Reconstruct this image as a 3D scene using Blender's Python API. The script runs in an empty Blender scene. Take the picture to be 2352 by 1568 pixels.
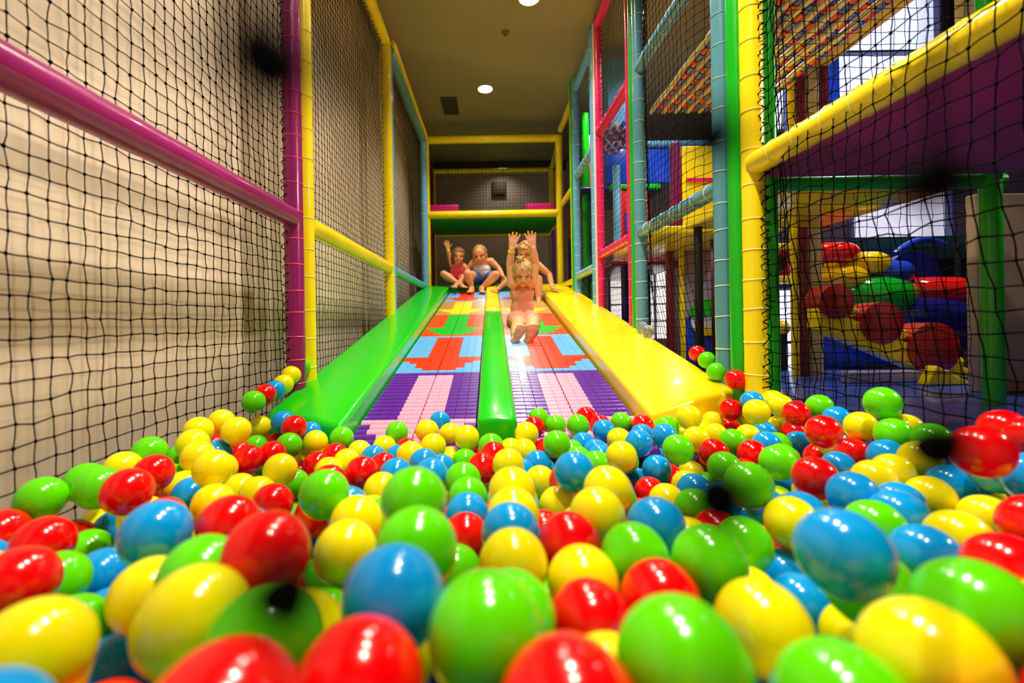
import bpy, bmesh, math, random
import numpy as np
from mathutils import Vector, Matrix
random.seed(7); rng = np.random.default_rng(7)
SC = bpy.context.scene; COL = SC.collection
# ------------------------------------------------------------------ camera
W, H = 2352.0, 1568.0
F = 1045.0                       # focal length in pixels
VX, VY = 1130.0, 738.0           # where the pit's long axis vanishes in the photo
ROLL = 0.017
CA, SA = math.cos(ROLL), math.sin(ROLL)
def P(px, py, y):
    """world point seen at photo pixel px,py at distance y along the slide"""
    u = (px - VX) / F; v = (VY - py) / F
    return np.array([(u * CA + v * SA) * y, y, (-u * SA + v * CA) * y])
def proj(p):
    x, y, z = p[..., 0], p[..., 1], p[..., 2]
    u = (x * CA - z * SA) / y; v = (x * SA + z * CA) / y
    return VX + F * u, VY - F * v
cam_d = bpy.data.cameras.new('camera'); cam = bpy.data.objects.new('camera', cam_d); COL.objects.link(cam)
right = Vector((CA, 0, -SA)); up = Vector((SA, 0, CA)); fwd = Vector((0, 1, 0))
cam.matrix_world = Matrix(((right.x, up.x, -fwd.x, 0), (right.y, up.y, -fwd.y, 0), (right.z, up.z, -fwd.z, 0), (0, 0, 0, 1)))
cam_d.sensor_width = 36.0; cam_d.lens = 36.0 * F / W
cam_d.shift_x = (W / 2 - VX) / W; cam_d.shift_y = -(H / 2 - VY) / W
cam_d.clip_start = 0.005; cam_d.clip_end = 60
cam_d.dof.use_dof = True; cam_d.dof.focus_distance = 1.9; cam_d.dof.aperture_fstop = 2.3
SC.camera = cam
# ------------------------------------------------------------------ materials
def lin(c):
    return tuple(((v / 255) / 12.92 if v / 255 <= .04045 else ((v / 255 + .055) / 1.055) ** 2.4) for v in c) + (1,)
MATS = {}
def mat(name, rgb, rough=.4, coat=0., spec=.5, metal=0., bump=0., bscale=40., var=0., vscale=6., sss=0.):
    if name in MATS: return MATS[name]
    m = bpy.data.materials.new(name); m.use_nodes = True
    nt = m.node_tree; b = nt.nodes['Principled BSDF']
    b.inputs['Base Color'].default_value = lin(rgb); b.inputs['Roughness'].default_value = rough
    b.inputs['Coat Weight'].default_value = coat; b.inputs['Coat Roughness'].default_value = .06
    b.inputs['Specular IOR Level'].default_value = spec; b.inputs['Metallic'].default_value = metal
    if sss:
        b.inputs['Subsurface Weight'].default_value = sss; b.inputs['Subsurface Radius'].default_value = (.01, .006, .004)
    if bump or var:
        tc = nt.nodes.new('ShaderNodeTexCoord')
    if bump:
        n = nt.nodes.new('ShaderNodeTexNoise'); n.inputs['Scale'].default_value = bscale; n.inputs['Detail'].default_value = 3
        bp = nt.nodes.new('ShaderNodeBump'); bp.inputs['Strength'].default_value = bump; bp.inputs['Distance'].default_value = .01
        nt.links.new(tc.outputs['Object'], n.inputs['Vector']); nt.links.new(n.outputs['Fac'], bp.inputs['Height'])
        nt.links.new(bp.outputs['Normal'], b.inputs['Normal'])
    if var:
        n = nt.nodes.new('ShaderNodeTexNoise'); n.inputs['Scale'].default_value = vscale; n.inputs['Detail'].default_value = 4
        mx = nt.nodes.new('ShaderNodeMix'); mx.data_type = 'RGBA'
        mx.inputs[6].default_value = tuple(c * (1 - var) for c in lin(rgb)[:3]) + (1,)
        mx.inputs[7].default_value = tuple(min(1, c * (1 + var)) for c in lin(rgb)[:3]) + (1,)
        nt.links.new(tc.outputs['Object'], n.inputs['Vector']); nt.links.new(n.outputs['Fac'], mx.inputs[0])
        nt.links.new(mx.outputs[2], b.inputs['Base Color'])
    MATS[name] = m
    return m
def emit(name, rgb, s):
    if name in MATS: return MATS[name]
    m = bpy.data.materials.new(name); m.use_nodes = True; nt = m.node_tree
    for n in list(nt.nodes): nt.nodes.remove(n)
    e = nt.nodes.new('ShaderNodeEmission'); o = nt.nodes.new('ShaderNodeOutputMaterial')
    e.inputs[0].default_value = lin(rgb); e.inputs[1].default_value = s
    nt.links.new(e.outputs[0], o.inputs[0]); MATS[name] = m
    return m
def vinyl(name, rgb, **k):
    a = dict(rough=.28, coat=.35, bump=.10, bscale=22); a.update(k)
    return mat(name, rgb, **a)
M_YEL = vinyl('yellow vinyl', (255, 228, 8)); M_GRN = vinyl('green vinyl', (0, 184, 24)); M_MAG = vinyl('magenta vinyl', (144, 18, 98))
M_BLU = vinyl('light blue vinyl', (108, 184, 240)); M_PNK = vinyl('hot pink vinyl', (226, 40, 110)); M_WHT = vinyl('cream vinyl', (236, 228, 214))
M_TEAL = vinyl('grey blue vinyl', (92, 158, 178)); M_RED = vinyl('red vinyl', (205, 26, 26)); M_NAVY = vinyl('navy vinyl', (24, 36, 120))
M_RBLU = vinyl('royal blue vinyl', (20, 70, 215)); M_PUR = vinyl('purple vinyl', (98, 30, 140)); M_PLUM = vinyl('plum vinyl', (112, 22, 88))
M_MAR = vinyl('maroon vinyl', (118, 14, 46)); M_BEI = vinyl('beige vinyl', (206, 186, 146)); M_LAV = vinyl('lavender panel', (170, 158, 186))
M_FUCH = vinyl('fuchsia vinyl', (222, 30, 140)); M_ORG = vinyl('orange red vinyl', (226, 70, 24)); M_DGRN = vinyl('dark green vinyl', (10, 104, 36))
M_PADG = vinyl('green pad vinyl', (0, 200, 6), rough=.27, coat=.3, bump=.06, bscale=9)
M_PADY = vinyl('yellow pad vinyl', (255, 226, 0), rough=.3, coat=.3, bump=.06, bscale=9)
M_NET = mat('black net cord', (7, 6, 9), rough=.9, spec=.08)
M_STRP = mat('pink cable tie', (255, 60, 120), rough=.3); M_YSTR = mat('pale yellow tie', (255, 236, 130), rough=.3); M_CSTR = mat('clear tie', (225, 232, 236), rough=.2)
M_DARK = mat('dark rubber', (18, 16, 26), rough=.6)
M_SEAM = mat('seam shadowed stitching', (150, 120, 10), rough=.6)
# ------------------------------------------------------------------ object helpers
def tag(o, label=None, cat=None, group=None, kind=None):
    if label: o['label'] = label
    if cat: o['category'] = cat
    if group: o['group'] = group
    if kind: o['kind'] = kind
    return o
def thing(name, label, cat, loc=(0, 0, 0), group=None):
    o = bpy.data.objects.new(name, None); o.empty_display_size = .05; COL.objects.link(o); o.location = tuple(float(v) for v in loc)
    return tag(o, label, cat, group)
class MB:
    def __init__(s): s.v = []; s.f = []; s.m = []; s.n = 0
    def add(s, verts, faces, mi=0):
        b = s.n; s.v.extend([tuple(map(float, v)) for v in verts]); s.n += len(verts)
        s.f.extend([tuple(b + i for i in f) for f in faces]); s.m.extend([mi] * len(faces)); return s
    def box(s, a, b, mi=0):
        (x0, y0, z0), (x1, y1, z1) = a, b
        return s.add([(x0, y0, z0), (x1, y0, z0), (x1, y1, z0), (x0, y1, z0), (x0, y0, z1), (x1, y0, z1), (x1, y1, z1), (x0, y1, z1)],
              [(3, 2, 1, 0), (4, 5, 6, 7), (0, 1, 5, 4), (1, 2, 6, 5), (2, 3, 7, 6), (3, 0, 4, 7)], mi)
    def sweep(s, pts, r, n=12, mi=0, caps=True, up=(0.13, .31, .94)):
        pts = [np.array(p, float) for p in pts]; k = len(pts); rr = [r] * k if np.isscalar(r) else list(r)
        vs = []
        for i, p in enumerate(pts):
            t = pts[min(i + 1, k - 1)] - pts[max(i - 1, 0)]; t = t / (np.linalg.norm(t) + 1e-12)
            a = np.cross(t, np.array(up)); 
            if np.linalg.norm(a) < .05: a = np.cross(t, np.array((1., 0, 0)))
            a /= np.linalg.norm(a); b = np.cross(t, a)
            for j in range(n):
                th = 2 * math.pi * j / n; vs.append(p + rr[i] * (math.cos(th) * a + math.sin(th) * b))
        fs = [(i * n + j, i * n + (j + 1) % n, (i + 1) * n + (j + 1) % n, (i + 1) * n + j) for i in range(k - 1) for j in range(n)]
        if caps: fs += [tuple(range(n))[::-1], tuple((k - 1) * n + j for j in range(n))]
        return s.add(vs, fs, mi)
    def capsule(s, p0, p1, r0, r1, n=14, m=5, mi=0):
        p0 = np.array(p0, float); p1 = np.array(p1, float); d = p1 - p0; L = np.linalg.norm(d)
        t = d / L if L > 1e-9 else np.array((0, 0, 1.))
        pts = []; rr = []
        for i in range(m): 
            a = math.pi / 2 * (i + .08) / m; pts.append(p0 - t * r0 * math.cos(a)); rr.append(r0 * math.sin(a))
        pts.append(p0); rr.append(r0)
        if L > 1e-6: pts.append(p1); rr.append(r1)
        for i in range(m - 1, -1, -1):
            a = math.pi / 2 * (i + .08) / m; pts.append(p1 + t * r1 * math.cos(a)); rr.append(r1 * math.sin(a))
        k = len(pts); a = np.cross(t, (.2, .5, .84)); 
        if np.linalg.norm(a) < .1: a = np.cross(t, (1., 0, 0))
        a /= np.linalg.norm(a); b = np.cross(t, a)
        vs = [pts[i] + rr[i] * (math.cos(2 * math.pi * j / n) * a + math.sin(2 * math.pi * j / n) * b) for i in range(k) for j in range(n)]
        fs = [(i * n + j, i * n + (j + 1) % n, (i + 1) * n + (j + 1) % n, (i + 1) * n + j) for i in range(k - 1) for j in range(n)]
        fs += [tuple(range(n))[::-1], tuple((k - 1) * n + j for j in range(n))]
        return s.add(vs, fs, mi)
    def ellip(s, c, rad, R=None, n=18, m=12, mi=0):
        c = np.array(c, float); R = np.eye(3) if R is None else R
        vs = []
        for i in range(m + 1):
            a = math.pi * min(max(i, .02), m - .02) / m
            for j in range(n):
                th = 2 * math.pi * j / n
                vs.append(c + R @ np.array((rad[0] * math.sin(a) * math.cos(th), rad[1] * math.sin(a) * math.sin(th), -rad[2] * math.cos(a))))
        fs = [(i * n + j, i * n + (j + 1) % n, (i + 1) * n + (j + 1) % n, (i + 1) * n + j) for i in range(m) for j in range(n)]
        fs += [tuple(range(n))[::-1], tuple(m * n + j for j in range(n))]
        return s.add(vs, fs, mi)
    def ring(s, c, axis, R, r, n=20, k=5, mi=0):
        c = np.array(c, float); ax = np.array(axis, float); ax /= np.linalg.norm(ax)
        a = np.cross(ax, (.3, .5, .81)); 
        if np.linalg.norm(a) < .1: a = np.cross(ax, (1., 0, 0))
        a /= np.linalg.norm(a); b = np.cross(ax, a); vs = []
        for i in range(n):
            th = 2 * math.pi * i / n; d = math.cos(th) * a + math.sin(th) * b
            for j in range(k):
                ph = 2 * math.pi * j / k; vs.append(c + d * (R + r * math.cos(ph)) + ax * r * math.sin(ph))
        return s.add(vs, [(i * k + j, ((i + 1) % n) * k + j, ((i + 1) % n) * k + (j + 1) % k, i * k + (j + 1) % k) for i in range(n) for j in range(k)], mi)
    def prism(s, poly, vec, mi=0):
        """closed slab: polygon (3-D points) swept along vec"""
        poly = [np.array(p, float) for p in poly]; vec = np.array(vec, float); n = len(poly)
        return s.add(poly + [p + vec for p in poly], [tuple(range(n))[::-1], tuple(range(n, 2 * n))] + [(i, (i + 1) % n, n + (i + 1) % n, n + i) for i in range(n)], mi)
    def mesh(s, name, mats, smooth=True, bevel=0., seg=3):
        me = bpy.data.meshes.new(name); me.from_pydata(s.v, [], s.f)
        for m in (mats if isinstance(mats, (list, tuple)) else [mats]): me.materials.append(m)
        me.polygons.foreach_set('material_index', s.m)
        bm = bmesh.new(); bm.from_mesh(me); bmesh.ops.recalc_face_normals(bm, faces=bm.faces[:])
        if bevel:
            bmesh.ops.bevel(bm, geom=[e for e in bm.edges if len(e.link_faces) == 2 and e.calc_face_angle() > .4], offset=bevel, segments=seg, profile=.5, affect='EDGES')
        bm.to_mesh(me); bm.free()
        if smooth:
            me.polygons.foreach_set('use_smooth', [True] * len(me.polygons))
            try: me.set_sharp_from_angle(angle=math.radians(38))
            except Exception: pass
        me.update(); return me
    def build(s, name, mats, parent=None, **k):
        return link(name, s.mesh(name, mats, **k), parent)
def link(name, me, parent=None):
    o = bpy.data.objects.new(name, me); COL.objects.link(o)
    if parent is not None:
        o.parent = parent; o.matrix_parent_inverse = Matrix.Identity(4)
        # vertices are given in world space: bring them to the parent's base
        w = Vector((0, 0, 0)); p = parent
        while p is not None: w += p.location; p = p.parent
        if w.length > 0: me.transform(Matrix.Translation(-w))
    return o
def one(name, label, cat, mb, mats, group=None, kind=None, **k):
    o = mb.build(name, mats, None, **k); return recenter(tag(o, label, cat, group, kind))
def recenter(o):
    n = len(o.data.vertices); a = np.empty(n * 3, 'f'); o.data.vertices.foreach_get('co', a); a = a.reshape(-1, 3)
    c = Vector(((a[:, 0].min() + a[:, 0].max()) / 2, (a[:, 1].min() + a[:, 1].max()) / 2, a[:, 2].min())); c = Vector([float(q) for q in c])
    o.data.transform(Matrix.Translation(-c)); o.location = c; return o
def struct(name, mb, m, label=None, **k):
    o = mb.build(name, m, None, **k); o['kind'] = 'structure'
    if label: o['label'] = label
    return o
# ------------------------------------------------------------------ the room
ZC, ZF = 2.5, -.9
def plaster(name, rgb, bump=.06):
    m = mat(name, rgb, rough=.85, bump=bump, bscale=5, var=.16, vscale=1.4); return m
M_WALL = plaster('beige plaster', (222, 201, 178)); M_CEIL = plaster('olive ceiling paint', (152, 142, 108), .05); M_BACK = plaster('taupe wall paint', (186, 166, 150), .05)
M_FLOOR = mat('blue violet vinyl floor', (52, 46, 110), rough=.25, var=.3, vscale=5)
M_HALL = plaster('dark hall paint', (58, 44, 66), .05)
struct('floor', MB().box((-1.3, -1.2, ZF - .1), (5.2, 7.4, ZF)), M_FLOOR, 'blue violet vinyl floor under the play frame')
struct('ceiling', MB().box((-1.3, -1.2, ZC), (5.2, 7.4, ZC + .1)), M_CEIL, 'dim olive ceiling above the slide')
struct('wall_left', MB().box((-1.25, -1.2, ZF), (-1.0, 7.4, ZC)), M_WALL, 'beige plaster wall behind the left nets')
struct('wall_back', MB().box((-1.0, 7.2, ZF), (5.2, 7.4, ZC)), M_BACK, 'taupe wall behind the top of the slide')
struct('wall_right', MB().box((5.0, -1.2, ZF), (5.2, 7.2, ZC)), M_HALL, 'dark wall at the far side of the hall')
struct('wall_front', MB().box((-1.0, -1.2, ZF), (5.0, -1.0, ZC)), M_BACK, 'wall behind the ball pit')
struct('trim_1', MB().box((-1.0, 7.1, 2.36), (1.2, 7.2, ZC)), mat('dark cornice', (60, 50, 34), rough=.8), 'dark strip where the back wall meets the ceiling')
def downlight(x, y, label, hot=60, rad=.072, group='recessed ceiling lamps', seen=True):
    t = thing('ceiling_lamp', label, 'ceiling lamp', (x, y, ZC), group)
    m = MB(); m.ring((x, y, ZC - .004), (0, 0, 1), rad + .008, .007, 28, 8); m.build('lamp_rim', mat('white metal rim', (200, 190, 170), rough=.4), t)
    m = MB(); m.sweep([(x, y, ZC - .012), (x, y, ZC - .002)], rad, 28); m.build('lamp_bulb', emit('lamp glow', (255, 226, 170), hot), t)
    return t
# ------------------------------------------------------------------ roller slide
S0, SK = -.61, .192                     # top of the pads: z = S0 + SK*y
def zt(y, d=0.): return S0 + SK * y + d
TOPY = 5.45
def pad(name, label, xo, xi, y0o, y0i, secs, mats, parts=None):
    """foam side pad: outer/inner x at the foot and at the head, foot y outer/inner"""
    t = thing(name, label, 'foam pad', ((xo[0] + xi[0]) / 2, (y0o + y0i) / 2, zt(1.5, -.2)), 'foam pads of the roller slide')
    for i, (ya, yb) in enumerate(secs):
        def ed(y):
            k = (y - 1.5) / (TOPY - 1.5); return xo[0] + (xo[1] - xo[0]) * k, xi[0] + (xi[1] - xi[0]) * k
        N = 14; ys = np.linspace(0, 1, N + 1); vs = []; 
        for q in ys:
            yo = (y0o if i == 0 else ya) * (1 - q) + yb * q; yi = (y0i if i == 0 else ya) * (1 - q) + yb * q
            a, b = ed(yo)[0], ed(yi)[1]
            sag = .004 * math.sin(q * 23 + i)
            vs += [(a, yo, zt(yo, -.22)), (a, yo, zt(yo)), ((a + b) / 2, (yo + yi) / 2, zt((yo + yi) / 2, .006 + sag)), (b, yi, zt(yi)), (b, yi, zt(yi, -.22))]
        fs = [(r * 5 + c, r * 5 + (c + 1) % 5, (r + 1) * 5 + (c + 1) % 5, (r + 1) * 5 + c) for r in range(N) for c in range(5)]
        fs += [tuple(range(5))[::-1], tuple(N * 5 + c for c in range(5))]
        m = MB(); m.add(vs, fs)
        me = m.mesh('pad_cover', mats[i], smooth=True)
        bm = bmesh.new(); bm.from_mesh(me)
        bmesh.ops.bevel(bm, geom=[e for e in bm.edges if len(e.link_faces) == 2 and e.calc_face_angle() > .7], offset=.018, segments=4, profile=.5, affect='EDGES')
        bm.to_mesh(me); bm.free(); me.polygons.foreach_set('use_smooth', [True] * len(me.polygons)); me.set_sharp_from_angle(angle=math.radians(38))
        o = link('pad_cover', me, t)
        if len(secs) > 1: o['label'] = ('green lower cover', 'yellow upper cover')[i]
    return t
XL0, XL1, XC0, XC1, XR0 = -.494, -.500, -.06, .072, .53
pad('slide_pad', 'wide glossy green foam pad along the left side of the roller slide', (-.80, -.80), (XL0, XL1), 1.60, 1.47, [(1.5, TOPY)], [M_PADG])
pad('slide_pad', 'narrow foam divider between the two roller lanes, green below and yellow above', (-.055, -.060), (.078, .070), 1.505, 1.505, [(1.5, 3.64), (3.66, TOPY)], [M_PADG, M_PADY])
pad('slide_pad', 'wide glossy yellow foam pad along the right side of the roller slide', (.93, .905), (.528, .552), 1.74, 1.53, [(1.5, TOPY)], [M_PADY])
BEAD = [mat('bead ' + n, c, rough=.24, coat=.4) for n, c in (('purple', (94, 30, 158)), ('pink', (246, 168, 200)), ('blue', (98, 176, 238)), ('red orange', (240, 58, 14)), ('orange', (236, 78, 18)), ('green', (20, 184, 40)), ('tan', (196, 144, 84)), ('yellow', (252, 222, 6)))]
BANDS = [(1.42, 2.26, 0, 1), (2.26, 3.07, 2, 3), (3.07, 3.9, 4, 5), (3.9, 4.66, 6, 7), (4.66, 5.42, 2, 3)]
HEADW = {0: 4, 1: 6, 2: 10, 3: 10}
def bead_colour(y, j):
    for a, b, bg, fg in BANDS:
        if y < b or b == 5.42:
            t = (y - a) / (b - a)
            if t < .05 or t > .97: return bg
            if t < .36:
                w = min(10, 4 + 2 * int((t - .05) / .31 * 4.0))
                if t > .30: w = 10
            else: w = 4
            return fg if abs(j - 4.5) < w / 2 else bg
PITCH = .0405
def lane(label, xa, xb, side):
    t = thing('roller_lane', label, 'roller slide', ((xa + xb) / 2, 1.42, zt(1.42, -.2)), 'roller lanes of the slide')
    m = MB(); m.prism([(xa, 1.42, zt(1.42, -.13)), (xb, 1.42, zt(1.42, -.13)), (xb, TOPY, zt(TOPY, -.13)), (xa, TOPY, zt(TOPY, -.13))], (0, 0, -.05)); m.build('slide_bed', M_DARK, t, smooth=False)
    rows = int((TOPY - .02 - 1.43) / PITCH); n = 10
    for k in range(rows):
        y = 1.44 + k * PITCH; m = MB(); used = []; z = zt(y, -.090)
        f = (y - 1.5) / (TOPY - 1.5)
        x0, x1 = xa, xb
        w = (x1 - x0 - .012) / n
        for j in range(n):
            c = bead_colour(y, j)
            if c not in used: used.append(c)
            x = x0 + .004 + j * w + (.004 if j >= 5 else 0); r = .0192
            jit = rng.uniform(-.0008, .0008)
            m.sweep([(x + .0002, y + jit, z), (x + .0014, y + jit, z), (x + w - .0014, y + jit, z), (x + w - .0002, y + jit, z)], [r - .0014, r, r, r - .0014], 14, used.index(c), up=(0, 0, 1))
        m.sweep([(x0, y, z), (x1, y, z)], .006, 8, len(used))
        m.build('roller', [BEAD[c] for c in used] + [M_DARK], t)
lane('left roller lane between the wide green pad and the divider, coloured arrow pattern', XL0 + .003, -.061, 0)
lane('right roller lane between the divider and the wide yellow pad, coloured arrow pattern', .079, .524, 1)
# platform at the head of the slide
t = thing('platform', 'low green platform at the head of the roller slide under the yellow beam', 'platform', (0, 6.0, .2))
m = MB(); m.box((-.80, TOPY + .01, .33), (.81, 6.56, .415)); m.build('platform_deck', M_DGRN, t, bevel=.015)
m = MB(); m.sweep([(-.49, TOPY + .02, .425), (.53, TOPY + .02, .425)], .022, 12); m.build('deck_lip', M_PADG, t)
for x in (-.74, .8):
    m = MB(); m.box((x - .04, 6.5, ZF), (x + .04, 6.58, .33)); m.build('support_post', M_PUR, t, bevel=.01)
# ------------------------------------------------------------------ padded tube frames
def tube(name, p0, p1, r, mt, parent, ties=None, seg=.10, label=None):
    p0 = np.array(p0, float); p1 = np.array(p1, float); L = np.linalg.norm(p1 - p0); k = max(2, int(L / .05))
    pts = [p0 + (p1 - p0) * i / k for i in range(k + 1)]
    rr = [r * (1 + .010 * math.sin(i * 1.9 + p0[0] * 7) + .006 * math.sin(i * 4.1)) for i in range(k + 1)]
    m = MB(); m.sweep(pts, rr, 18)
    if ties:
        d = (p1 - p0) / L; q = seg * .6
        while q < L - .02:
            m.ring(p0 + d * q, d + rng.uniform(-.05, .05, 3), r * 1.01, .0022, 20, 4, 1); q += seg * rng.uniform(.85, 1.15)
    o = m.build(name, [mt, ties] if ties else mt, parent)
    if label: o['label'] = label
    return o
XA = lambda y: .978 - .019 * y             # plan line of the right-hand frames
XN = -.795                                 # plan line of the left-hand frames
TR = 2.2; ZR = .43
fr = 'left padded net frames'
# left, nearest bay
t = thing('net_frame', 'magenta padded frame of the nearest left net, post and sloping looking rail', 'play frame', (XN, 1.84, ZF), fr); t['label'] = 'magenta padded tube frame of the net bay nearest the camera on the left'
tube('post', (XN, 1.84, ZF), (XN, 1.84, ZC), .037, M_MAG, t, M_STRP, .10)
tube('rail', (XN, .30, ZR), (XN, 1.81, ZR), .040, M_MAG, t)
t = thing('net_frame', 'yellow padded tube frame of the middle net bay on the left', 'play frame', (XN, 2.75, ZF), fr)
tube('post', (XN, 1.955, ZF), (XN, 1.955, ZC - .1), .037, M_YEL, t, M_YSTR, .13); tube('post', (XN, 3.555, ZF), (XN, 3.555, TR), .04, M_YEL, t, M_YSTR, .13)
tube('rail', (XN, 1.98, ZR), (XN, 3.53, ZR), .040, M_YEL, t); tube('top_rail', (XN, 1.98, TR), (XN, 3.53, TR), .04, M_YEL, t, M_YSTR, .14)
t = thing('net_frame', 'light blue padded tube frame of the farthest net bay on the left', 'play frame', (XN, 4.6, ZF), fr)
tube('post', (XN, 3.66, ZF), (XN, 3.66, TR), .03, M_BLU, t); tube('post', (XN, 5.50, ZF), (XN, 5.50, TR), .04, M_BLU, t, M_CSTR, .14)
tube('rail', (XN, 3.68, ZR), (XN, 5.48, ZR), .037, M_BLU, t); tube('top_rail', (XN, 3.68, TR), (XN, 5.48, TR), .037, M_TEAL, t)
m = MB(); m.sweep([(XN + .045, 3.62, TR + .03), (XN + .045, 5.5, TR + .03)], .02, 10); o = m.build('edge_roll', M_YEL, t); o['label'] = 'thin yellow roll along the top rail'
# end frame over the head of the slide
t = thing('net_frame', 'yellow padded portal frame across the head of the slide', 'play frame', (0, 5.6, ZF))
tube('post', (XN + .02, 5.62, ZF), (XN + .02, 5.62, 2.27), .036, M_YEL, t, M_YSTR, .15); tube('post', (.862, 5.62, ZF), (.862, 5.62, 2.27), .045, M_YEL, t, M_YSTR, .15)
tube('top_beam', (XN + .02, 5.62, 2.25), (.862, 5.62, 2.25), .047, M_YEL, t, M_YSTR, .12)
a = tube('middle_beam', (XN + .02, 5.62, 1.325), (.862, 5.62, 1.325), .047, M_YEL, t, M_YSTR, .18)
t = thing('upper_deck', 'green underside upper deck above the children at the head of the slide', 'deck', (0, 6.1, 1.28)); t['label'] = 'green upper deck held over the children at the head of the slide'
m = MB(); m.box((XN, 5.66, 1.265), (.86, 6.6, 1.31)); m.build('deck_board', mat('matt green board', (0, 150, 30), rough=.75), t, bevel=.01)
for xa, xb, w in ((-.765, -.395, 'left'), (.44, .815, 'right')):
    m = MB(); m.box((xa, 5.70, 1.372), (xb, 5.78, 1.475))
    one('foam_block', 'fuchsia foam block on the upper deck beside the %s yellow post' % w, 'foam block', m, M_FUCH, 'fuchsia blocks on the upper deck', bevel=.014)
# rear frame, one bay behind
t = thing('net_frame', 'rear frame behind the children with plum side posts and yellow top beam', 'play frame', (0, 6.6, ZF))
tube('post', (-.84, 6.62, ZF), (-.84, 6.62, 2.2), .045, M_PLUM, t, label='plum post'); tube('post', (.90, 6.62, ZF), (.90, 6.62, 2.2), .04, M_YEL, t)
m = MB(); m.sweep([(-.80, 6.6, ZF), (-.80, 6.6, 2.2)], .014, 8); o = m.build('edge_roll', M_YEL, t); o['label'] = 'thin yellow roll beside the plum post'
tube('top_beam', (-.84, 6.62, 2.19), (.9, 6.62, 2.19), .035, M_YEL, t, M_DARK, .16); tube('middle_beam', (-.84, 6.62, 1.26), (.9, 6.62, 1.26), .03, M_YEL, t)
tube('side_rail', (-.84, 5.68, 2.23), (-.84, 6.58, 2.21), .035, M_PLUM, t, label='plum side rail'); tube('side_rail', (.88, 5.68, 2.23), (.9, 6.58, 2.21), .035, M_YEL, t)
m = MB(); m.box((.83, 6.2, .415), (.845, 6.55, 1.2)); one('wall_pad', 'pale lavender padded panel beside the children, by the right yellow post', 'padded panel', m, mat('pale lavender vinyl', (206, 196, 226), rough=.3), bevel=.004)
m = MB(); m.box((.82, 5.98, .415), (.85, 6.16, 1.2)); one('wall_pad', 'purple padded panel strip beside the right yellow post', 'padded panel', m, M_PUR, bevel=.008)
# right-hand bays
fr = 'right padded net frames'
def rbay(label, ya, yb, mt, r=.036, ties=None, rails=((.53, .035), (1.53, .035)), top=2.38, railm=None, strips=(), near=True, far=True):
    t = thing('net_frame', label, 'play frame', (XA((ya + yb) / 2), (ya + yb) / 2, ZF), fr)
    if near: tube('post', (XA(ya), ya, ZF), (XA(ya), ya, ZC - .02), r, mt, t, ties, .12)
    if far: tube('post', (XA(yb), yb, ZF), (XA(yb), yb, min(ZC - .02, top + .1)), r, mt, t, ties, .12)
    for z, rr in rails: tube('rail', (XA(ya + .02), ya + .02, z), (XA(yb - .02), yb - .02, z), rr, railm or mt, t, ties if rr > .03 else None, .12)
    if top < 2.45: tube('top_rail', (XA(ya + .02), ya + .02, top), (XA(yb - .02), yb - .02, top), .035, railm or mt, t)
    for y, r2, sm, lb, dx in strips:
        m = MB(); m.sweep([(XA(y) + dx, y, ZF), (XA(y) + dx, y, ZC - .02)], r2, 14); o = m.build('corner_roll', sm, t); o['label'] = lb
    return t
rbay('yellow padded frame of the net bay nearest the camera on the right', .35, 1.635, M_YEL, .038, M_YSTR, rails=((.545, .040), (1.53, .04)), top=2.6, near=False)
rbay('grey blue padded frame of the second net bay on the right, green corner rolls', 1.84, 2.80, M_TEAL, .037, M_CSTR, top=2.6, railm=M_TEAL,
     strips=((1.735, .034, M_GRN, 'green corner roll', .0), (2.885, .020, M_GRN, 'green corner roll', -.012)))
rbay('hot pink padded frame of the third net bay on the right', 2.955, 3.74, M_PNK, .03, M_STRP, top=2.42, strips=((3.82, .022, M_WHT, 'cream corner roll', -.005),))
rbay('light blue padded frame of the fourth net bay on the right', 3.90, 4.66, M_BLU, .036, M_CSTR, top=2.36, railm=M_BLU, rails=((.45, .035), (1.47, .035)), strips=((4.755, .020, M_PADG, 'thin green corner roll', -.02),))
rbay('yellow padded frame of the farthest net bay on the right', 4.84, 5.56, M_YEL, .03, None, top=2.32, rails=((.42, .032), (1.40, .032)), far=False)
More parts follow.
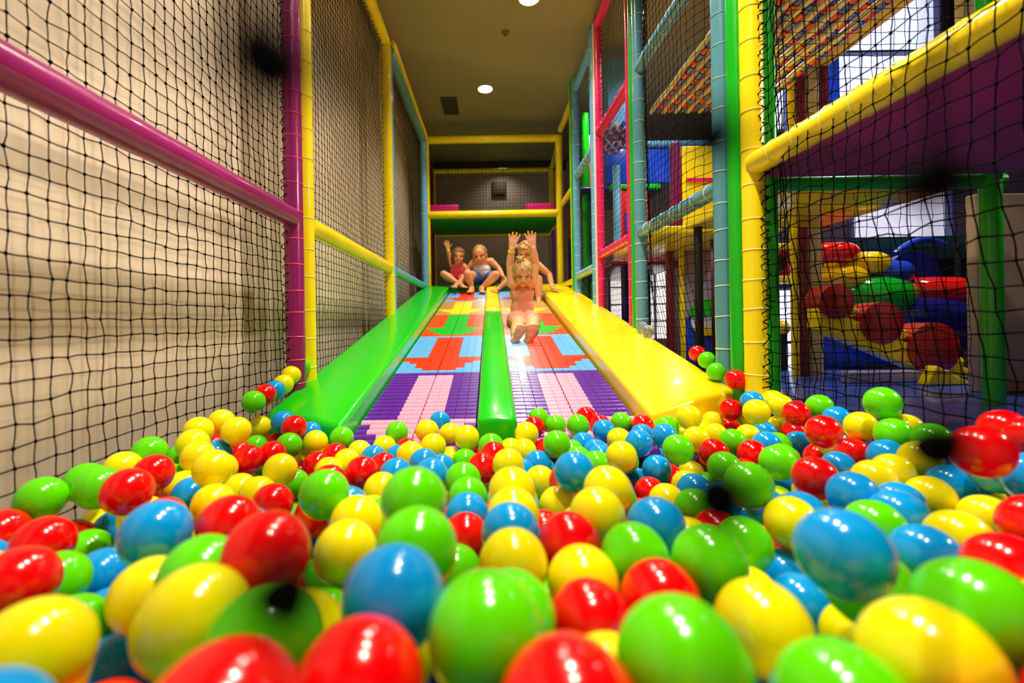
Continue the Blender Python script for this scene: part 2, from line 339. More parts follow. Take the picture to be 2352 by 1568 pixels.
# ------------------------------------------------------------------ knotted nets
def net(name, label, group, fn, u0, u1, v0, v1, cell, r=.0014, wob=.004, lash=(), knot=2.0, ball=0):
    """fn(u,v)-> xyz; cords along u and v with knots where they cross"""
    nu = int(round((u1 - u0) / cell)); nv = int(round((v1 - v0) / cell))
    us = np.linspace(u0, u1, nu + 1); vs = np.linspace(v0, v1, nv + 1)
    U, V = np.meshgrid(us, vs, indexing='ij')
    U = U + rng.normal(0, wob * .55, U.shape); V = V + rng.normal(0, wob * .55, V.shape) - .008 * np.sin(np.pi * (U - u0) / (u1 - u0)) * np.sin(3.1 * V)
    g = fn(U, V); e = 1e-3
    nrm = np.cross(fn(U + e, V) - g, fn(U, V + e) - g); nrm /= np.linalg.norm(nrm, axis=-1, keepdims=True)
    g = g + nrm * (rng.normal(0, wob * .35, U.shape)[..., None] + (wob * 2.2 * np.sin(5 * U + 3 * V))[..., None])
    verts = []; faces = []; base = 0
    def cords(G, N):
        nonlocal base
        k, m = G.shape[:2]
        # midpoints with a little extra sway so that the cords are not ruler-straight
        mid = (G[:, 1:] + G[:, :-1]) / 2 + rng.normal(0, wob * .22, (k, m - 1, 3))
        Q = np.empty((k, 2 * m - 1, 3)); Q[:, ::2] = G; Q[:, 1::2] = mid
        NN = np.repeat(N, 2, axis=1)[:, :2 * m - 1]
        T = np.gradient(Q, axis=1); T /= np.linalg.norm(T, axis=-1, keepdims=True) + 1e-12
        B = np.cross(T, NN); B /= np.linalg.norm(B, axis=-1, keepdims=True) + 1e-12
        vv = np.stack([Q + NN * r, Q + B * r, Q - NN * r, Q - B * r], axis=2).reshape(-1, 3)
        M = 2 * m - 1
        idx = np.arange(k * M * 4).reshape(k, M, 4) + base
        a = idx[:, :-1]; b = idx[:, 1:]
        f = np.stack([a, np.roll(a, -1, 2), np.roll(b, -1, 2), b], axis=-1).reshape(-1, 4)
        verts.append(vv); faces.append(f); base += len(vv)
    cords(g, nrm); cords(np.swapaxes(g, 0, 1), np.swapaxes(nrm, 0, 1))
    q = g.reshape(-1, 3); R = r * knot
    D = np.array([(1, 0, 0), (0, 1, 0), (-1, 0, 0), (0, -1, 0), (0, 0, 1), (0, 0, -1)]) * R
    kv = (q[:, None] + D[None] * rng.uniform(.8, 1.25, (len(q), 1, 1))).reshape(-1, 3)
    i0 = base + np.arange(len(q))[:, None, None] * 6
    tri = np.array([(0, 1, 4), (1, 2, 4), (2, 3, 4), (3, 0, 4), (1, 0, 5), (2, 1, 5), (3, 2, 5), (0, 3, 5)])[None]
    kf = (i0 + tri).reshape(-1, 3)
    allf = [tuple(x) for f in faces for x in f.tolist()] + [tuple(x) for x in kf.tolist()]
    m = MB(); m.v = np.concatenate(verts + [kv]).tolist(); m.n = len(m.v); m.f = allf; m.m = [0] * len(allf)
    if ball:
        for c in q:
            f = rng.uniform(.8, 1.2, 3); m.ellip(c, (ball * f[0], ball * .8 * f[1], ball * f[2]), n=12, m=8); m.capsule(c, c + rng.normal(0, ball * .55, 3), ball * .75, ball * .5, 10, 4)
    for p0, p1, R2 in lash:
        p0 = np.array(p0, float); p1 = np.array(p1, float); L = np.linalg.norm(p1 - p0); d = (p1 - p0) / L
        a = np.cross(d, (.4, .9, .1)); a /= np.linalg.norm(a); b = np.cross(d, a); turns = L / .038; k = int(turns * 9); pts = []
        off = np.array((.75 if p0[0] > 0 else -.6, -.75, 0)) * R2 * .9 if abs(d[2]) > .5 else np.array((.5 if p0[0] > 0 else -.6, 0, -.75)) * R2 * .9
        p0 = p0 + off; R2 = .012
        for i in range(k + 1):
            s = i / k; th = 2 * math.pi * turns * s + 1.3 * math.sin(41 * s) + .9 * math.sin(97 * s); pts.append(p0 + d * L * s + (R2 * rng.uniform(.45, 1.5)) * (math.cos(th) * a + math.sin(th) * b))
        m.sweep(pts, r * 1.4, 4)
    me = bpy.data.meshes.new(name); me.from_pydata(m.v, [], m.f); me.materials.append(M_NET); me.update()
    o = bpy.data.objects.new(name, me); COL.objects.link(o); tag(o, label, 'net', group); return recenter(o)
gl = 'left safety nets'
lw = lambda U, V: np.stack([np.full_like(U, XN - .048), U, V], -1)
net('safety_net', 'black knotted net under and over the magenta rail on the left', gl, lw, .42, 1.83, -.52, 2.3, .0385, .0015, .0035, knot=3.0, lash=[((XN, 1.84, -.3), (XN, 1.84, 2.4), .039)])
net('safety_net', 'black knotted net behind the yellow rail on the left', gl, lw, 1.97, 3.55, -.40, 2.18, .0385, .0014, .003, knot=2.6, lash=[((XN, 3.555, -.1), (XN, 3.555, 2.2), .042), ((XN, 2.0, TR), (XN, 3.5, TR), .042)])
net('safety_net', 'black knotted net behind the light blue rail, left beside the slide head', gl, lw, 3.68, 5.5, -.05, 2.18, .0385, .0014, .003, lash=[((XN, 5.5, .3), (XN, 5.5, 2.2), .042)])
bw = lambda U, V: np.stack([U, np.full_like(U, 6.64), V], -1)
net('safety_net', 'black net across the rear frame under the green deck, behind the children', 'rear safety nets', bw, -.82, .88, .42, 1.25, .042, .0015, .003)
net('safety_net', 'black net across the rear frame above the green deck', 'rear safety nets', bw, -.82, .88, 1.32, 2.17, .042, .0015, .003)
ew = lambda U, V: np.stack([U, np.full_like(U, 5.63), V], -1)
net('safety_net', 'fine black net between the two yellow beams over the slide head', 'rear safety nets', ew, -.76, .84, 1.37, 2.21, .042, .0012, .003)
gr = 'right safety nets'
def rnet(a, b, front=True):
    """net that is laced to the posts at its ends and passes inside the rails between them"""
    def f(U, V):
        t = np.clip((b - .03 - U) / .22, 0, 1) * np.clip((U - a - .03) / .22, 0, 1)
        t = t * t * (3 - 2 * t) * np.clip((V + .12) / .35, 0, 1) if front else 0 * U
        return np.stack([XA(U) + .034 - .080 * t, U, V], -1)
    return f
rw = rnet(0, 9, False)
net('safety_net', 'black knotted net of the yellow framed bay nearest the camera on the right', gr, rnet(.2, 1.62), .5, 1.62, -.36, 1.52, .0455, .0017, .0055, knot=2.6, lash=[((XA(1.635) - .012, 1.618, -.25), (XA(1.635) - .012, 1.618, 1.5), .038)])
net('safety_net', 'black knotted net of the grey blue framed bay on the right', gr, rnet(1.86, 2.79), 1.86, 2.79, -.30, 2.4, .042, .0014, .004, lash=[((XA(2.8), 2.8, -.1), (XA(2.8), 2.8, 2.3), .039)])
net('safety_net', 'black knotted net of the hot pink framed bay on the right', gr, rw, 2.97, 3.73, -.1, 2.4, .042, .0014, .003, lash=[((XA(3.74), 3.74, .1), (XA(3.74), 3.74, 2.4), .032)])
net('safety_net', 'black knotted net of the light blue framed bay on the right', gr, rw, 3.92, 4.65, .05, 2.35, .042, .0014, .003, lash=[((XA(4.66), 4.66, .3), (XA(4.66), 4.66, 2.3), .038)])
net('safety_net', 'black knotted net of the farthest yellow framed bay on the right', gr, rw, 4.86, 5.56, .2, 2.3, .042, .0014, .003, lash=[((.862, 5.6, .45), (.862, 5.6, 2.2), .047)])
pw = lambda U, V: np.stack([U, np.full_like(U, 1.80), V], -1)
net('safety_net', 'finer looking black net inside the green portal, beyond the nearest right net', gr, pw, 1.12, 1.89, -.33, .49, .045, .0013, .004)
net('safety_net', 'black net above the green portal in front of the bright upper window', gr, pw, 1.12, 2.02, .62, 2.3, .045, .0013, .004)
# the entrance net the picture was taken through, a hand's breadth away
nw = lambda U, V: np.stack([U, .0445 + .415 * U - .9 * np.clip(U - .05, 0, 9) ** 2 * .3, V], -1)
net('entrance_net', 'black entrance net hanging close to the camera, blurred dark knots', None, nw, -.0175 - .045 * 5, -.0175 + .045 * 9, -.0225 - .045 * 2, .0225 + .045 * 11, .045, .0006, .0004, knot=2, ball=.0040)
# ------------------------------------------------------------------ ball pit
BR = .0375
# left edge, right edge, top (photo pixels) and colour of the balls that can be made out
BALLS = """298 388 1002 G;231 332 1036 Y;300 406 1042 R;226 360 1073 R;163 288 1070 G;139 255 1062 G;23 167 1090 G;417 494 956 Y;400 486 983 Y;411 499 1011 Y;439 540 1031 Y;
480 537 944 Y;506 580 956 Y;570 624 955 Y;384 455 1020 G;392 485 1095 B;375 470 1078 Y;436 543 1108 Y;508 594 1085 Y;548 635 1093 Y;573 677 1108 R;446 607 1131 R;505 721 1164 R;264 453 1141 B;
398 476 1145 B;221 310 1177 B;176 281 1163 Y;-70 75 1171 R;15 185 1181 R;110 218 1200 R;-75 155 1248 R;156 243 1233 G;165 300 1262 B;190 320 1250 B;250 440 1277 Y;298 592 1277 Y;463 755 1319 G;
-110 245 1355 Y;228 400 1358 G;150 360 1445 B;345 665 1495 R;655 994 1375 R;685 809 1265 G;783 1025 1234 B;874 1027 1068 G;856 1056 1151 G;990 1101 1251 G;1020 1118 1180 R;980 1250 1290 G;1070 1277 1296 G;
1100 1258 1205 Y;1234 1380 1168 R;1255 1423 1243 Y;1271 1441 1334 R;1423 1611 1275 R;1146 1469 1437 R;1401 1733 1340 G;1632 1871 1317 Y;1766 2118 1457 G;1930 2340 1342 Y;1873 2080 1372 Y;2064 2430 1267 G;
2198 2430 1223 R;1812 2060 1160 B;2041 2212 1210 B;2108 2298 1168 Y;1928 2091 1145 G;1975 2150 1116 B;1727 1865 1254 B;1760 1920 1310 B;1750 1888 1137 Y;1640 1779 1183 G;1538 1720 1200 G;1437 1576 1137 B;
1377 1538 1193 G;1545 1647 1119 G;1551 1640 1084 B;1540 1620 1077 Y;1489 1574 1109 Y;1455 1529 1093 R;1431 1492 1072 B;1474 1543 1043 B;1504 1550 1031 B;1520 1594 996 G;1496 1555 973 B;1435 1500 985 B;1448 1500 974 B;
1501 1562 954 G;1451 1502 952 R;1402 1451 946 G;1359 1415 961 B;1394 1449 982 Y;1391 1464 1011 Y;1323 1370 934 R;1355 1401 954 R;1301 1354 950 G;1251 1301 952 G;1213 1261 936 G;1203 1251 956 R;1181 1238 967 Y;
1247 1311 987 G;1173 1233 1006 Y;1147 1200 1007 Y;1096 1159 992 G;1104 1163 1015 R;1131 1204 1028 Y;1073 1142 1038 R;1038 1098 1029 G;1006 1064 1024 Y;1043 1102 974 Y;1008 1060 970 Y;987 1034 944 B;954 1008 962 Y;
963 1027 992 Y;885 939 966 G;855 911 999 Y;909 978 1010 Y;908 960 1007 R;886 939 1024 B;829 886 1022 B;798 853 1011 Y;767 825 1031 Y;745 793 1022 R;698 757 1038 R;721 788 1048 Y;694 755 986 Y;755 815 976 G;643 708 951 R;
622 676 944 B;690 734 973 B;631 696 992 G;608 658 996 R;592 658 1013 R;533 606 1021 R;515 579 1010 R;564 612 1004 G;601 687 1038 Y;536 593 1061 G;660 717 1057 R;639 712 1075 G;685 806 1074 G;714 798 1065 R;792 869 1046 R;
806 878 1081 R;860 900 1049 R;870 948 1050 B;941 1005 1031 B;949 1031 1050 B;990 1036 1050 B;834 918 1082 Y;1019 1107 1057 G;1024 1125 1087 G;1020 1125 1125 B;1103 1242 1147 B;1121 1231 1068 Y;1118 1239 1115 Y;
1085 1145 1078 Y;1205 1277 1067 Y;1171 1222 1059 B;1222 1276 1053 B;1205 1265 1035 B;1272 1366 1035 B;1231 1283 1112 R;1237 1329 1114 Y;1307 1437 1115 Y;1339 1451 1067 Y;1344 1398 1040 G;1342 1394 1010 B;1315 1363 995 B;
1285 1340 1010 G;1300 1355 1027 G;1355 1405 1025 B;1225 1280 1006 R;675 777 1130 R;660 750 1168 B;625 690 1111 B;758 878 1135 Y;721 868 1188 Y;605 665 1089 R;665 715 1033 Y;
1720 1774 882 G;1698 1757 897 B;1704 1771 916 Y;1752 1800 900 Y;1764 1823 906 Y;1651 1707 915 R;1794 1864 920 R;1845 1938 953 R;1890 1956 937 B;1856 1909 913 G;1933 2022 944 Y;1977 2076 887 G;1999 2107 957 G;
2040 2124 956 Y;2096 2188 978 G;2235 2375 940 R;2167 2341 975 R;2290 2450 955 R;2286 2470 1037 B;1912 2003 1002 R;1842 1917 1017 R;1991 2085 1012 B;1882 1970 1036 B;1810 1934 1044 R;1888 2031 1078 B;1955 2060 1060 Y;
2000 2100 1047 Y;2067 2160 1020 Y;2070 2203 1092 Y;2115 2252 1065 B;2203 2310 1111 Y;2190 2345 1135 Y;1795 1852 969 R;1800 1866 990 B;1724 1798 989 B;1724 1787 965 B;1761 1815 956 Y;1688 1748 974 Y;1652 1706 961 R;
1609 1664 943 Y;1552 1613 929 Y;1585 1636 963 Y;1567 1632 978 Y;1617 1670 973 Y;1648 1718 983 G;1603 1677 1006 R;1598 1661 1031 R;1622 1706 1035 G;1692 1764 1010 R;1740 1833 1021 G;1659 1780 1058 G;1631 1691 1062 R;
1775 1850 1077 B;1709 1810 1118 B;1664 1751 1145 B;1555 1620 1056 Y;1750 1800 1080 G"""
EDGE = """670 714 821 G;646 692 840 Y;630 672 863 Y;609 652 877 B;586 631 886 R;555 610 898 G;1582 1621 794 R;1602 1646 807 G;1623 1668 833 G;1663 1716 848 R"""
def seen(row):
    a, b, top, c = row.split(); a, b, top = float(a), float(b), float(top)
    w = b - a; dx = (a + b) / 2 - VX; bb = w / 2 / math.sqrt(1 + (dx / F) ** 2); y = F * BR / bb
    cy = top + bb
    for _ in range(6): cy = top + bb * math.sqrt(1 + ((cy - VY) / F) ** 2)
    return (a + b) / 2, cy, y, c
rows = [seen(r) for r in BALLS.replace('\n', '').split(';') if r.strip()] + [seen(r) for r in EDGE.split(';')]
nseen = len(rows); PX = np.array([r[0] for r in rows]); PY = np.array([r[1] for r in rows]); Y0 = np.array([r[2] for r in rows]); CC = [r[3] for r in rows]
DIR = np.array([P(r[0], r[1], 1.0) for r in rows]); Y = Y0.copy()
def ymax(i):
    """how far along its view line a ball can lie before it meets slide or net"""
    d = DIR[i]; best = 9.
    den = SK - d[2]
    x = d[0] * Y[i]
    front = 1.40 if -.5 < x < .53 else 1.43
    if x < -.45: front = 1.47 + .13 * min(1, (-x - .47) / .33)
    if x > .53: front = 1.53 + .21 * min(1, (x - .53) / .4)
    pl = -.098 if (-.49 < x < -.06 or .08 < x < .53) else 0.
    if den > 0:
        yl = -(S0 + pl + .0395) / den
        best = max(yl, front - .041)
    if d[0] < 0: best = min(best, (abs(XN) + .005) / -d[0])
    if d[0] > 0: best = min(best, .965 / d[0])
    return best
LIM = 2 * BR * .998
for it in range(260):
    C = DIR * Y[:, None]
    D = C[:, None] - C[None]; dist = np.linalg.norm(D, axis=-1) + np.eye(nseen)
    push = np.zeros(nseen); cnt = np.zeros(nseen)
    ii, jj = np.where((dist < LIM * 1.004) & (np.arange(nseen)[:, None] < np.arange(nseen)[None]))
    for i, j in zip(ii, jj):
        a, b = (i, j) if PY[i] > PY[j] else (j, i)      # a is lower in the photo: it lies in front
        need = (LIM * 1.006 - dist[i, j])
        push[a] -= need * .55; push[b] += need * .55; cnt[a] += 1; cnt[b] += 1
    Y = Y + push / np.maximum(1, cnt) ** .5
    if it < 150: Y += (Y0 - Y) * .03 * (1 - it / 150)
    if it % 2 == 0:
        for i in range(nseen): Y[i] = min(Y[i], ymax(i))
    Y = np.maximum(Y, .2)
C = DIR * Y[:, None]
for it in range(150):                                    # last overlaps are eased apart in any direction
    D = C[:, None] - C[None]; dist = np.linalg.norm(D, axis=-1) + np.eye(nseen)
    bad = (dist < LIM); 
    if bad.sum() == 0: break
    mv = (D / dist[..., None]) * ((LIM * 1.002 - dist) * bad)[..., None] * .5
    C = C + mv.sum(1) * .8
SEEN_OVERLAPS = int((np.linalg.norm(C[:, None] - C[None], axis=-1) + np.eye(nseen) < LIM * .995).sum() / 2)
# fill below and between with further balls, never in front of one that was made out
U2, V2 = proj(C); BB = F * BR / C[:, 1]
core = C[:nseen - 10]
gx, gy = np.meshgrid(np.arange(-.80, .97, .0125), np.arange(.17, 1.62, .0125), indexing='ij')
pts = np.stack([gx.ravel(), gy.ravel()], -1)
d2 = ((pts[:, None] - core[None, :, :2]) ** 2).sum(-1); wgt = 1 / (d2 + .0006) ** 2
surf = (wgt * core[None, :, 2]).sum(1) / wgt.sum(1)
cand = []
for dz in (.0, -.02, -.035, -.05, -.065, -.08, -.095, -.11):
    cand.append(np.concatenate([pts + rng.uniform(-.006, .006, pts.shape), (surf + dz + rng.uniform(-.006, .006, len(pts)))[:, None], np.full((len(pts), 1), dz)], 1))
cand = np.concatenate(cand); 
x, y, z = cand[:, 0], cand[:, 1], cand[:, 2]
front = np.where(x < -.45, 1.45 + .12 * np.clip((-x - .47) / .33, 0, 1), np.where(x > .53, 1.52 + .2 * np.clip((x - .53) / .4, 0, 1), 1.40)) - .04
pu, pv = proj(cand[:, :3]); pb = F * BR / y
inframe = (pu > -pb * 1.6) & (pu < W + pb * 1.6) & (pv < H + pb * 1.6)
ok = (y < front) & inframe & (x < XA(y) - .035) & (x > XN - .005)
cand = cand[ok]; order = np.argsort(-cand[:, 3] + rng.uniform(0, .012, len(cand))); cand = cand[order]
allc = list(C); A = np.array(allc); fill = []
for q in cand:
    if (((A - q[:3]) ** 2).sum(1) < (2 * BR * 1.0) ** 2).any(): continue
    u, v = proj(q[:3]); b = F * BR / q[1]
    d = np.hypot(U2 - u, V2 - v)
    if ((C[:, 1] > q[1]) & (d < b + BB * .40)).any(): continue
    fill.append(q[:3]); A = np.concatenate([A, q[None, :3]])
    if len(fill) >= 900: break
# one rough depth picture to see which balls show, and how much
S = 4; w4, h4 = int(W / S), int(H / S); zb = np.full((h4, w4), 1e9); ib = np.full((h4, w4), -1)
for i, p in enumerate(A):
    u, v = proj(p); b = F * BR / p[1]; ex = b * math.sqrt(1 + ((u - VX) / F) ** 2); ey = b * math.sqrt(1 + ((v - VY) / F) ** 2)
    x0, x1, y0, y1 = int(max(0, (u - ex) / S)), int(min(w4, (u + ex) / S + 1)), int(max(0, (v - ey) / S)), int(min(h4, (v + ey) / S + 1))
    if x0 >= x1 or y0 >= y1: continue
    yy, xx = np.mgrid[y0:y1, x0:x1]; inside = ((xx * S - u) / ex) ** 2 + ((yy * S - v) / ey) ** 2 < 1
    s = inside & (zb[y0:y1, x0:x1] > p[1]); zb[y0:y1, x0:x1][s] = p[1]; ib[y0:y1, x0:x1][s] = i
vis = np.bincount(ib[ib >= 0], minlength=len(A))
COLN = {'R': 'red', 'G': 'green', 'B': 'blue', 'Y': 'yellow'}
def ballmat(n, rgb):
    m = mat(n, rgb, rough=.17, coat=.2, spec=.45, bump=.02, bscale=60); b = m.node_tree.nodes['Principled BSDF']
    b.inputs['Subsurface Weight'].default_value = .25; b.inputs['Subsurface Radius'].default_value = (.02, .02, .02); b.inputs['Subsurface Scale'].default_value = .5
    return m
BM = {'R': ballmat('red ball plastic', (246, 0, 6)), 'G': ballmat('green ball plastic', (98, 226, 0)), 'B': ballmat('blue ball plastic', (0, 158, 240)), 'Y': ballmat('yellow ball plastic', (255, 238, 0))}
def ball_mesh(c):
    m = MB(); n, k = 48, 32; vs = []
    for i in range(k + 1):
        a = math.pi * min(max(i, .03), k - .03) / k
        for j in range(n):
            th = 2 * math.pi * j / n; r = BR * (1 - .004 * math.exp(-((i - k / 2) / .45) ** 2)) * .994     # faint mould seam
            vs.append((r * math.sin(a) * math.cos(th), r * math.sin(a) * math.sin(th), -r * math.cos(a)))
    m.add(vs, [(i * n + j, i * n + (j + 1) % n, (i + 1) * n + (j + 1) % n, (i + 1) * n + j) for i in range(k) for j in range(n)] + [tuple(range(n))[::-1], tuple(k * n + j for j in range(n))])
    me = m.mesh('ball', BM[c]); me.polygons.foreach_set('use_smooth', [True] * len(me.polygons)); return me
BME = {c: ball_mesh(c) for c in 'RGBY'}
cols = list(CC)
while len(cols) < len(A):
    p = A[len(cols)]; near = np.argsort(((A[:len(cols)] - p) ** 2).sum(1))[:4]; w = [1.0 - .3 * sum(cols[q] == c for q in near) for c in 'YRBG']
    cols.append(rng.choice(list('YRBG'), p=np.clip(w, .05, 9) / np.clip(w, .05, 9).sum()))
big = [int(i) for i in np.argsort(-vis) if vis[i] > 0][:300]
bigset = set(big)
ORD = ['first', 'second', 'third', 'fourth', 'fifth', 'sixth', 'seventh', 'eighth', 'ninth', 'tenth', 'eleventh', 'twelfth', 'thirteenth', 'fourteenth', 'fifteenth', 'sixteenth', 'seventeenth', 'eighteenth', 'nineteenth', 'twentieth']
def zone(p):
    x, y, z = p; u, v = proj(p); r = F * BR / y
    if y > 1.5 and x < -.5: return 'on the outer edge of the green pad'
    if y > 1.6 and x > .6: return 'on the outer edge of the yellow pad'
    if v + r > 1500: return 'along the bottom of the picture'
    if v > 1290: return 'just above the picture bottom'
    if y > 1.02:
        if x < -.42: return 'at the foot of the green pad'
        if x < -.06: return 'at the foot of the left roller lane'
        if x < .10: return 'below the end of the green divider'
        if x < .46: return 'at the foot of the right roller lane'
        if x < .70: return 'below the corner of the yellow pad'
        return 'by the foot of the right post'
    if x < -.52: return 'close under the left net'
    if x > .62: return 'close under the right net'
    d = 'nearer' if y < .68 else 'farther'
    if x < -.15: return 'in the %s left of the pit' % d
    if x < .16: return 'in the %s middle of the pit' % d
    return 'in the %s right of the pit' % d
groups = {}
for i in big: groups.setdefault((zone(A[i]), cols[i]), []).append(i)
LAB = {}
for (zn, c), ids in groups.items():
    ids.sort(key=lambda i: proj(A[i])[0])
    for k, i in enumerate(ids):
        hid = 'half-hidden ' if vis[i] * S * S < .45 * math.pi * (F * BR / A[i][1]) ** 2 else 'shiny '
        n = len(ids)
        if n == 1: s = '%s%s ball %s, the only %s there' % (hid, COLN[c], zn, COLN[c])
        elif k == 0: s = '%s%s ball %s, leftmost %s there' % (hid, COLN[c], zn, COLN[c])
        elif k == n - 1: s = '%s%s ball %s, rightmost %s there' % (hid, COLN[c], zn, COLN[c])
        else: s = '%s%s ball %s, %s %s from left' % (hid, COLN[c], zn, ORD[min(k, 19)], COLN[c])
        LAB[i] = s
for i in big:
    o = bpy.data.objects.new('play_ball', BME[cols[i]]); COL.objects.link(o)
    o.location = [float(v) for v in A[i]]; o.rotation_euler = [float(v) for v in rng.uniform(0, 6.28, 3)]
    tag(o, LAB[i], 'ball', 'plastic balls of the ball pit')
m = MB()
for i in range(len(A)):
    if i not in bigset: m.ellip(A[i], (BR * .994,) * 3, n=20, m=14, mi='RGBY'.index(cols[i]))
if m.n:
    o = m.build('play_balls', [BM[c] for c in 'RGBY'], None); tag(o, 'deeper plastic balls of all four colours glimpsed between the upper ones', 'ball', 'plastic balls of the ball pit', 'stuff')
print('BALLS', nseen, len(fill), 'visible', int((vis > 0).sum()), 'overlaps', SEEN_OVERLAPS, 'seen but hidden', int((vis[:nseen] < 3).sum()))
# the pit's padded floor
m = MB(); m.box((-.9, -.9, ZF), (1.0, 1.46, min(A[:, 2].min() - BR - .01, -.5))); one('pit_floor', 'dark padded floor under the balls of the pit', 'ball pit floor', m, M_NAVY)
# ------------------------------------------------------------------ play structure beyond the right-hand nets
def post(parent, x, y, z0, z1, r, mt, label=None, ties=None, name='post'):
    o = tube(name, (x, y, z0), (x, y, z1), r, mt, parent, ties, .13)
    if label: o['label'] = label
    return o
def deck(label, a, b, mt, legs):
    t = thing('deck', label, 'deck', ((a[0] + b[0]) / 2, (a[1] + b[1]) / 2, a[2]))
    m = MB(); m.box(a, b); m.build('deck_board', mt, t, bevel=.008)
    for x, y in legs:
        m = MB(); m.sweep([(x, y, ZF), (x, y, a[2])], .022, 12); o = m.build('leg', M_DARK, t); o['label'] = 'dark support leg'
    return t
def boxthing(name, label, cat, a, b, mt, group=None, bevel=.008):
    m = MB(); m.box(a, b); return one(name, label, cat, m, mt, group, bevel=bevel)
M_MAT = mat('blue tarpaulin', (48, 78, 176), rough=.3, coat=.3, bump=.9, bscale=7, var=.35, vscale=4)
boxthing('floor_mat', 'crinkled blue mat on the ground beyond the nearest right net', 'mat', (1.03, .3, -.40), (2.7, 2.9, -.345), M_MAT)
deck('plum deck with purple underside above the nearest right cell', (1.02, .30, .528), (1.98, 1.73, .585), mat('purple plum board', (150, 34, 120), rough=.65, var=.25, vscale=3), [(1.96, .5)])
t = thing('portal_frame', 'green padded portal behind the nearest right net, with tall post and cross beam', 'play frame', (1.5, 1.75, -.345))
post(t, 1.085, 1.755, -.345, ZC - .02, .022, M_GRN); post(t, 1.925, 1.75, -.345, 2.45, .033, M_GRN); tube('beam', (1.08, 1.762, .512), (1.98, 1.762, .512), .028, M_GRN, t)
boxthing('wall_pad', 'beige padded panel beside the green post at the right edge', 'padded panel', (2.115, 1.98, -.345), (2.95, 2.03, .52), vinyl('greyish beige vinyl', (176, 154, 134)))
boxthing('wall_pad', 'upper beige padded panel at the top right, over the plum deck', 'padded panel', (2.02, 1.92, .9), (2.16, 1.97, 2.4), M_BEI)
deck('yellow deck seen from below behind the green portal', (1.10, 1.80, .50), (1.87, 2.57, .545), M_YEL, [(1.14, 2.5)])
deck('yellow deck seen from below through the second right net', (1.02, 2.68, .50), (1.72, 3.80, .545), M_YEL, [])
t = thing('activity_board', 'wide royal blue board with light blue rail, seen through the second right net', 'play board', (1.75, 4.72, .5))
m = MB(); m.box((1.20, 4.70, 1.40), (2.35, 4.75, 1.78)); m.build('board', M_RBLU, t, bevel=.01)
m = MB(); m.sweep([(1.2, 4.70, 1.80), (2.35, 4.70, 1.80)], .035, 14); o = m.build('top_rail', M_BLU, t); o['label'] = 'light blue top rail'
for x in (1.64, 2.3):
    m = MB(); m.sweep([(x, 4.78, ZF), (x, 4.78, 1.8)], .03, 12); m.build('support_post', M_NAVY, t)
deck('maroon deck behind the third right net', (1.02, 3.86, .46), (1.7, 5.5, .50), M_MAR, [(1.65, 5.45)])
deck('deep blue upper deck behind the fourth right net', (1.0, 5.05, 1.42), (1.9, 5.9, 1.47), M_NAVY, [(1.85, 5.85)])
# cluster of posts behind the first cell
t = thing('post_cluster', 'yellow, maroon and beige padded posts standing side by side in the hall', 'padded posts', (1.8, 2.64, ZF))
post(t, 1.745, 2.62, ZF, 2.4, .020, M_YEL, 'yellow post'); post(t, 1.797, 2.62, ZF, 2.4, .024, M_MAR, 'maroon post'); post(t, 1.862, 2.62, ZF, 2.4, .036, M_BEI, 'beige post')
t = thing('guard_rail', 'pale yellow guard rail crossing the bright upper window', 'guard rail', (1.92, 2.2, 1.43))
tube('rail', (1.92, 1.80, 1.45), (1.92, 2.62, 1.45), .032, mat('pale yellow vinyl', (224, 200, 110), rough=.3), t); post(t, 1.92, 2.60, .5, 1.45, .02, M_MAR, 'maroon support')
# climbing ramp with red rollers
t = thing('climbing_ramp', 'yellow ramp with three red round rollers beyond the nearest right net', 'climbing ramp', (2.1, 2.6, -.345))
m = MB(); m.prism([(1.74, 2.42, .062), (2.55, 2.42, -.30), (2.55, 2.42, -.345), (2.38, 2.42, -.345), (1.74, 2.42, -.075)], (0, .10, 0)); m.build('ramp_board', M_YEL, t, bevel=.012)
for px, py, r in ((1925, 693, .092), (2030, 742, .112), (2150, 800, .137)):
    c = P(px, py, 2.40); m = MB(); m.sweep([(c[0], 2.40, c[2]), (c[0], 2.405, c[2]), (c[0], 2.53, c[2])], [r - .008, r, r], 32); m.build('roller', vinyl('deep red vinyl', (168, 16, 18)), t)
    m = MB(); m.capsule((c[0] + r + .01, 2.44, c[2] - r * .55), (c[0] + r + .01, 2.50, c[2] - r * .55), .03, .03); m.build('foot_hold', M_YEL, t)
t = thing('mini_slide', 'royal blue slide side under the yellow ramp', 'slide', (2.5, 2.98, -.345))
m = MB(); m.prism([(2.2, 3.0, .02), (2.83, 3.0, -.335), (2.2, 3.0, -.345)], (0, .3, 0)); m.build('slide_side', M_RBLU, t, bevel=.01)
m = MB(); m.sweep([(2.2, 2.98, .03), (2.84, 2.98, -.33)], .018, 10); m.build('slide_edge', M_NAVY, t)
boxthing('low_wall', 'lavender padded low wall at the foot of the yellow ramp', 'padded wall', (1.80, 2.30, -.345), (2.32, 2.36, -.285), M_LAV)
m = MB(); m.prism([(2.15, 2.2, -.25), (2.33, 2.2, -.345), (2.10, 2.2, -.345)], (0, .06, 0)); one('wedge_block', 'small yellow foam wedge on the blue mat', 'foam wedge', m, M_YEL, bevel=.008)
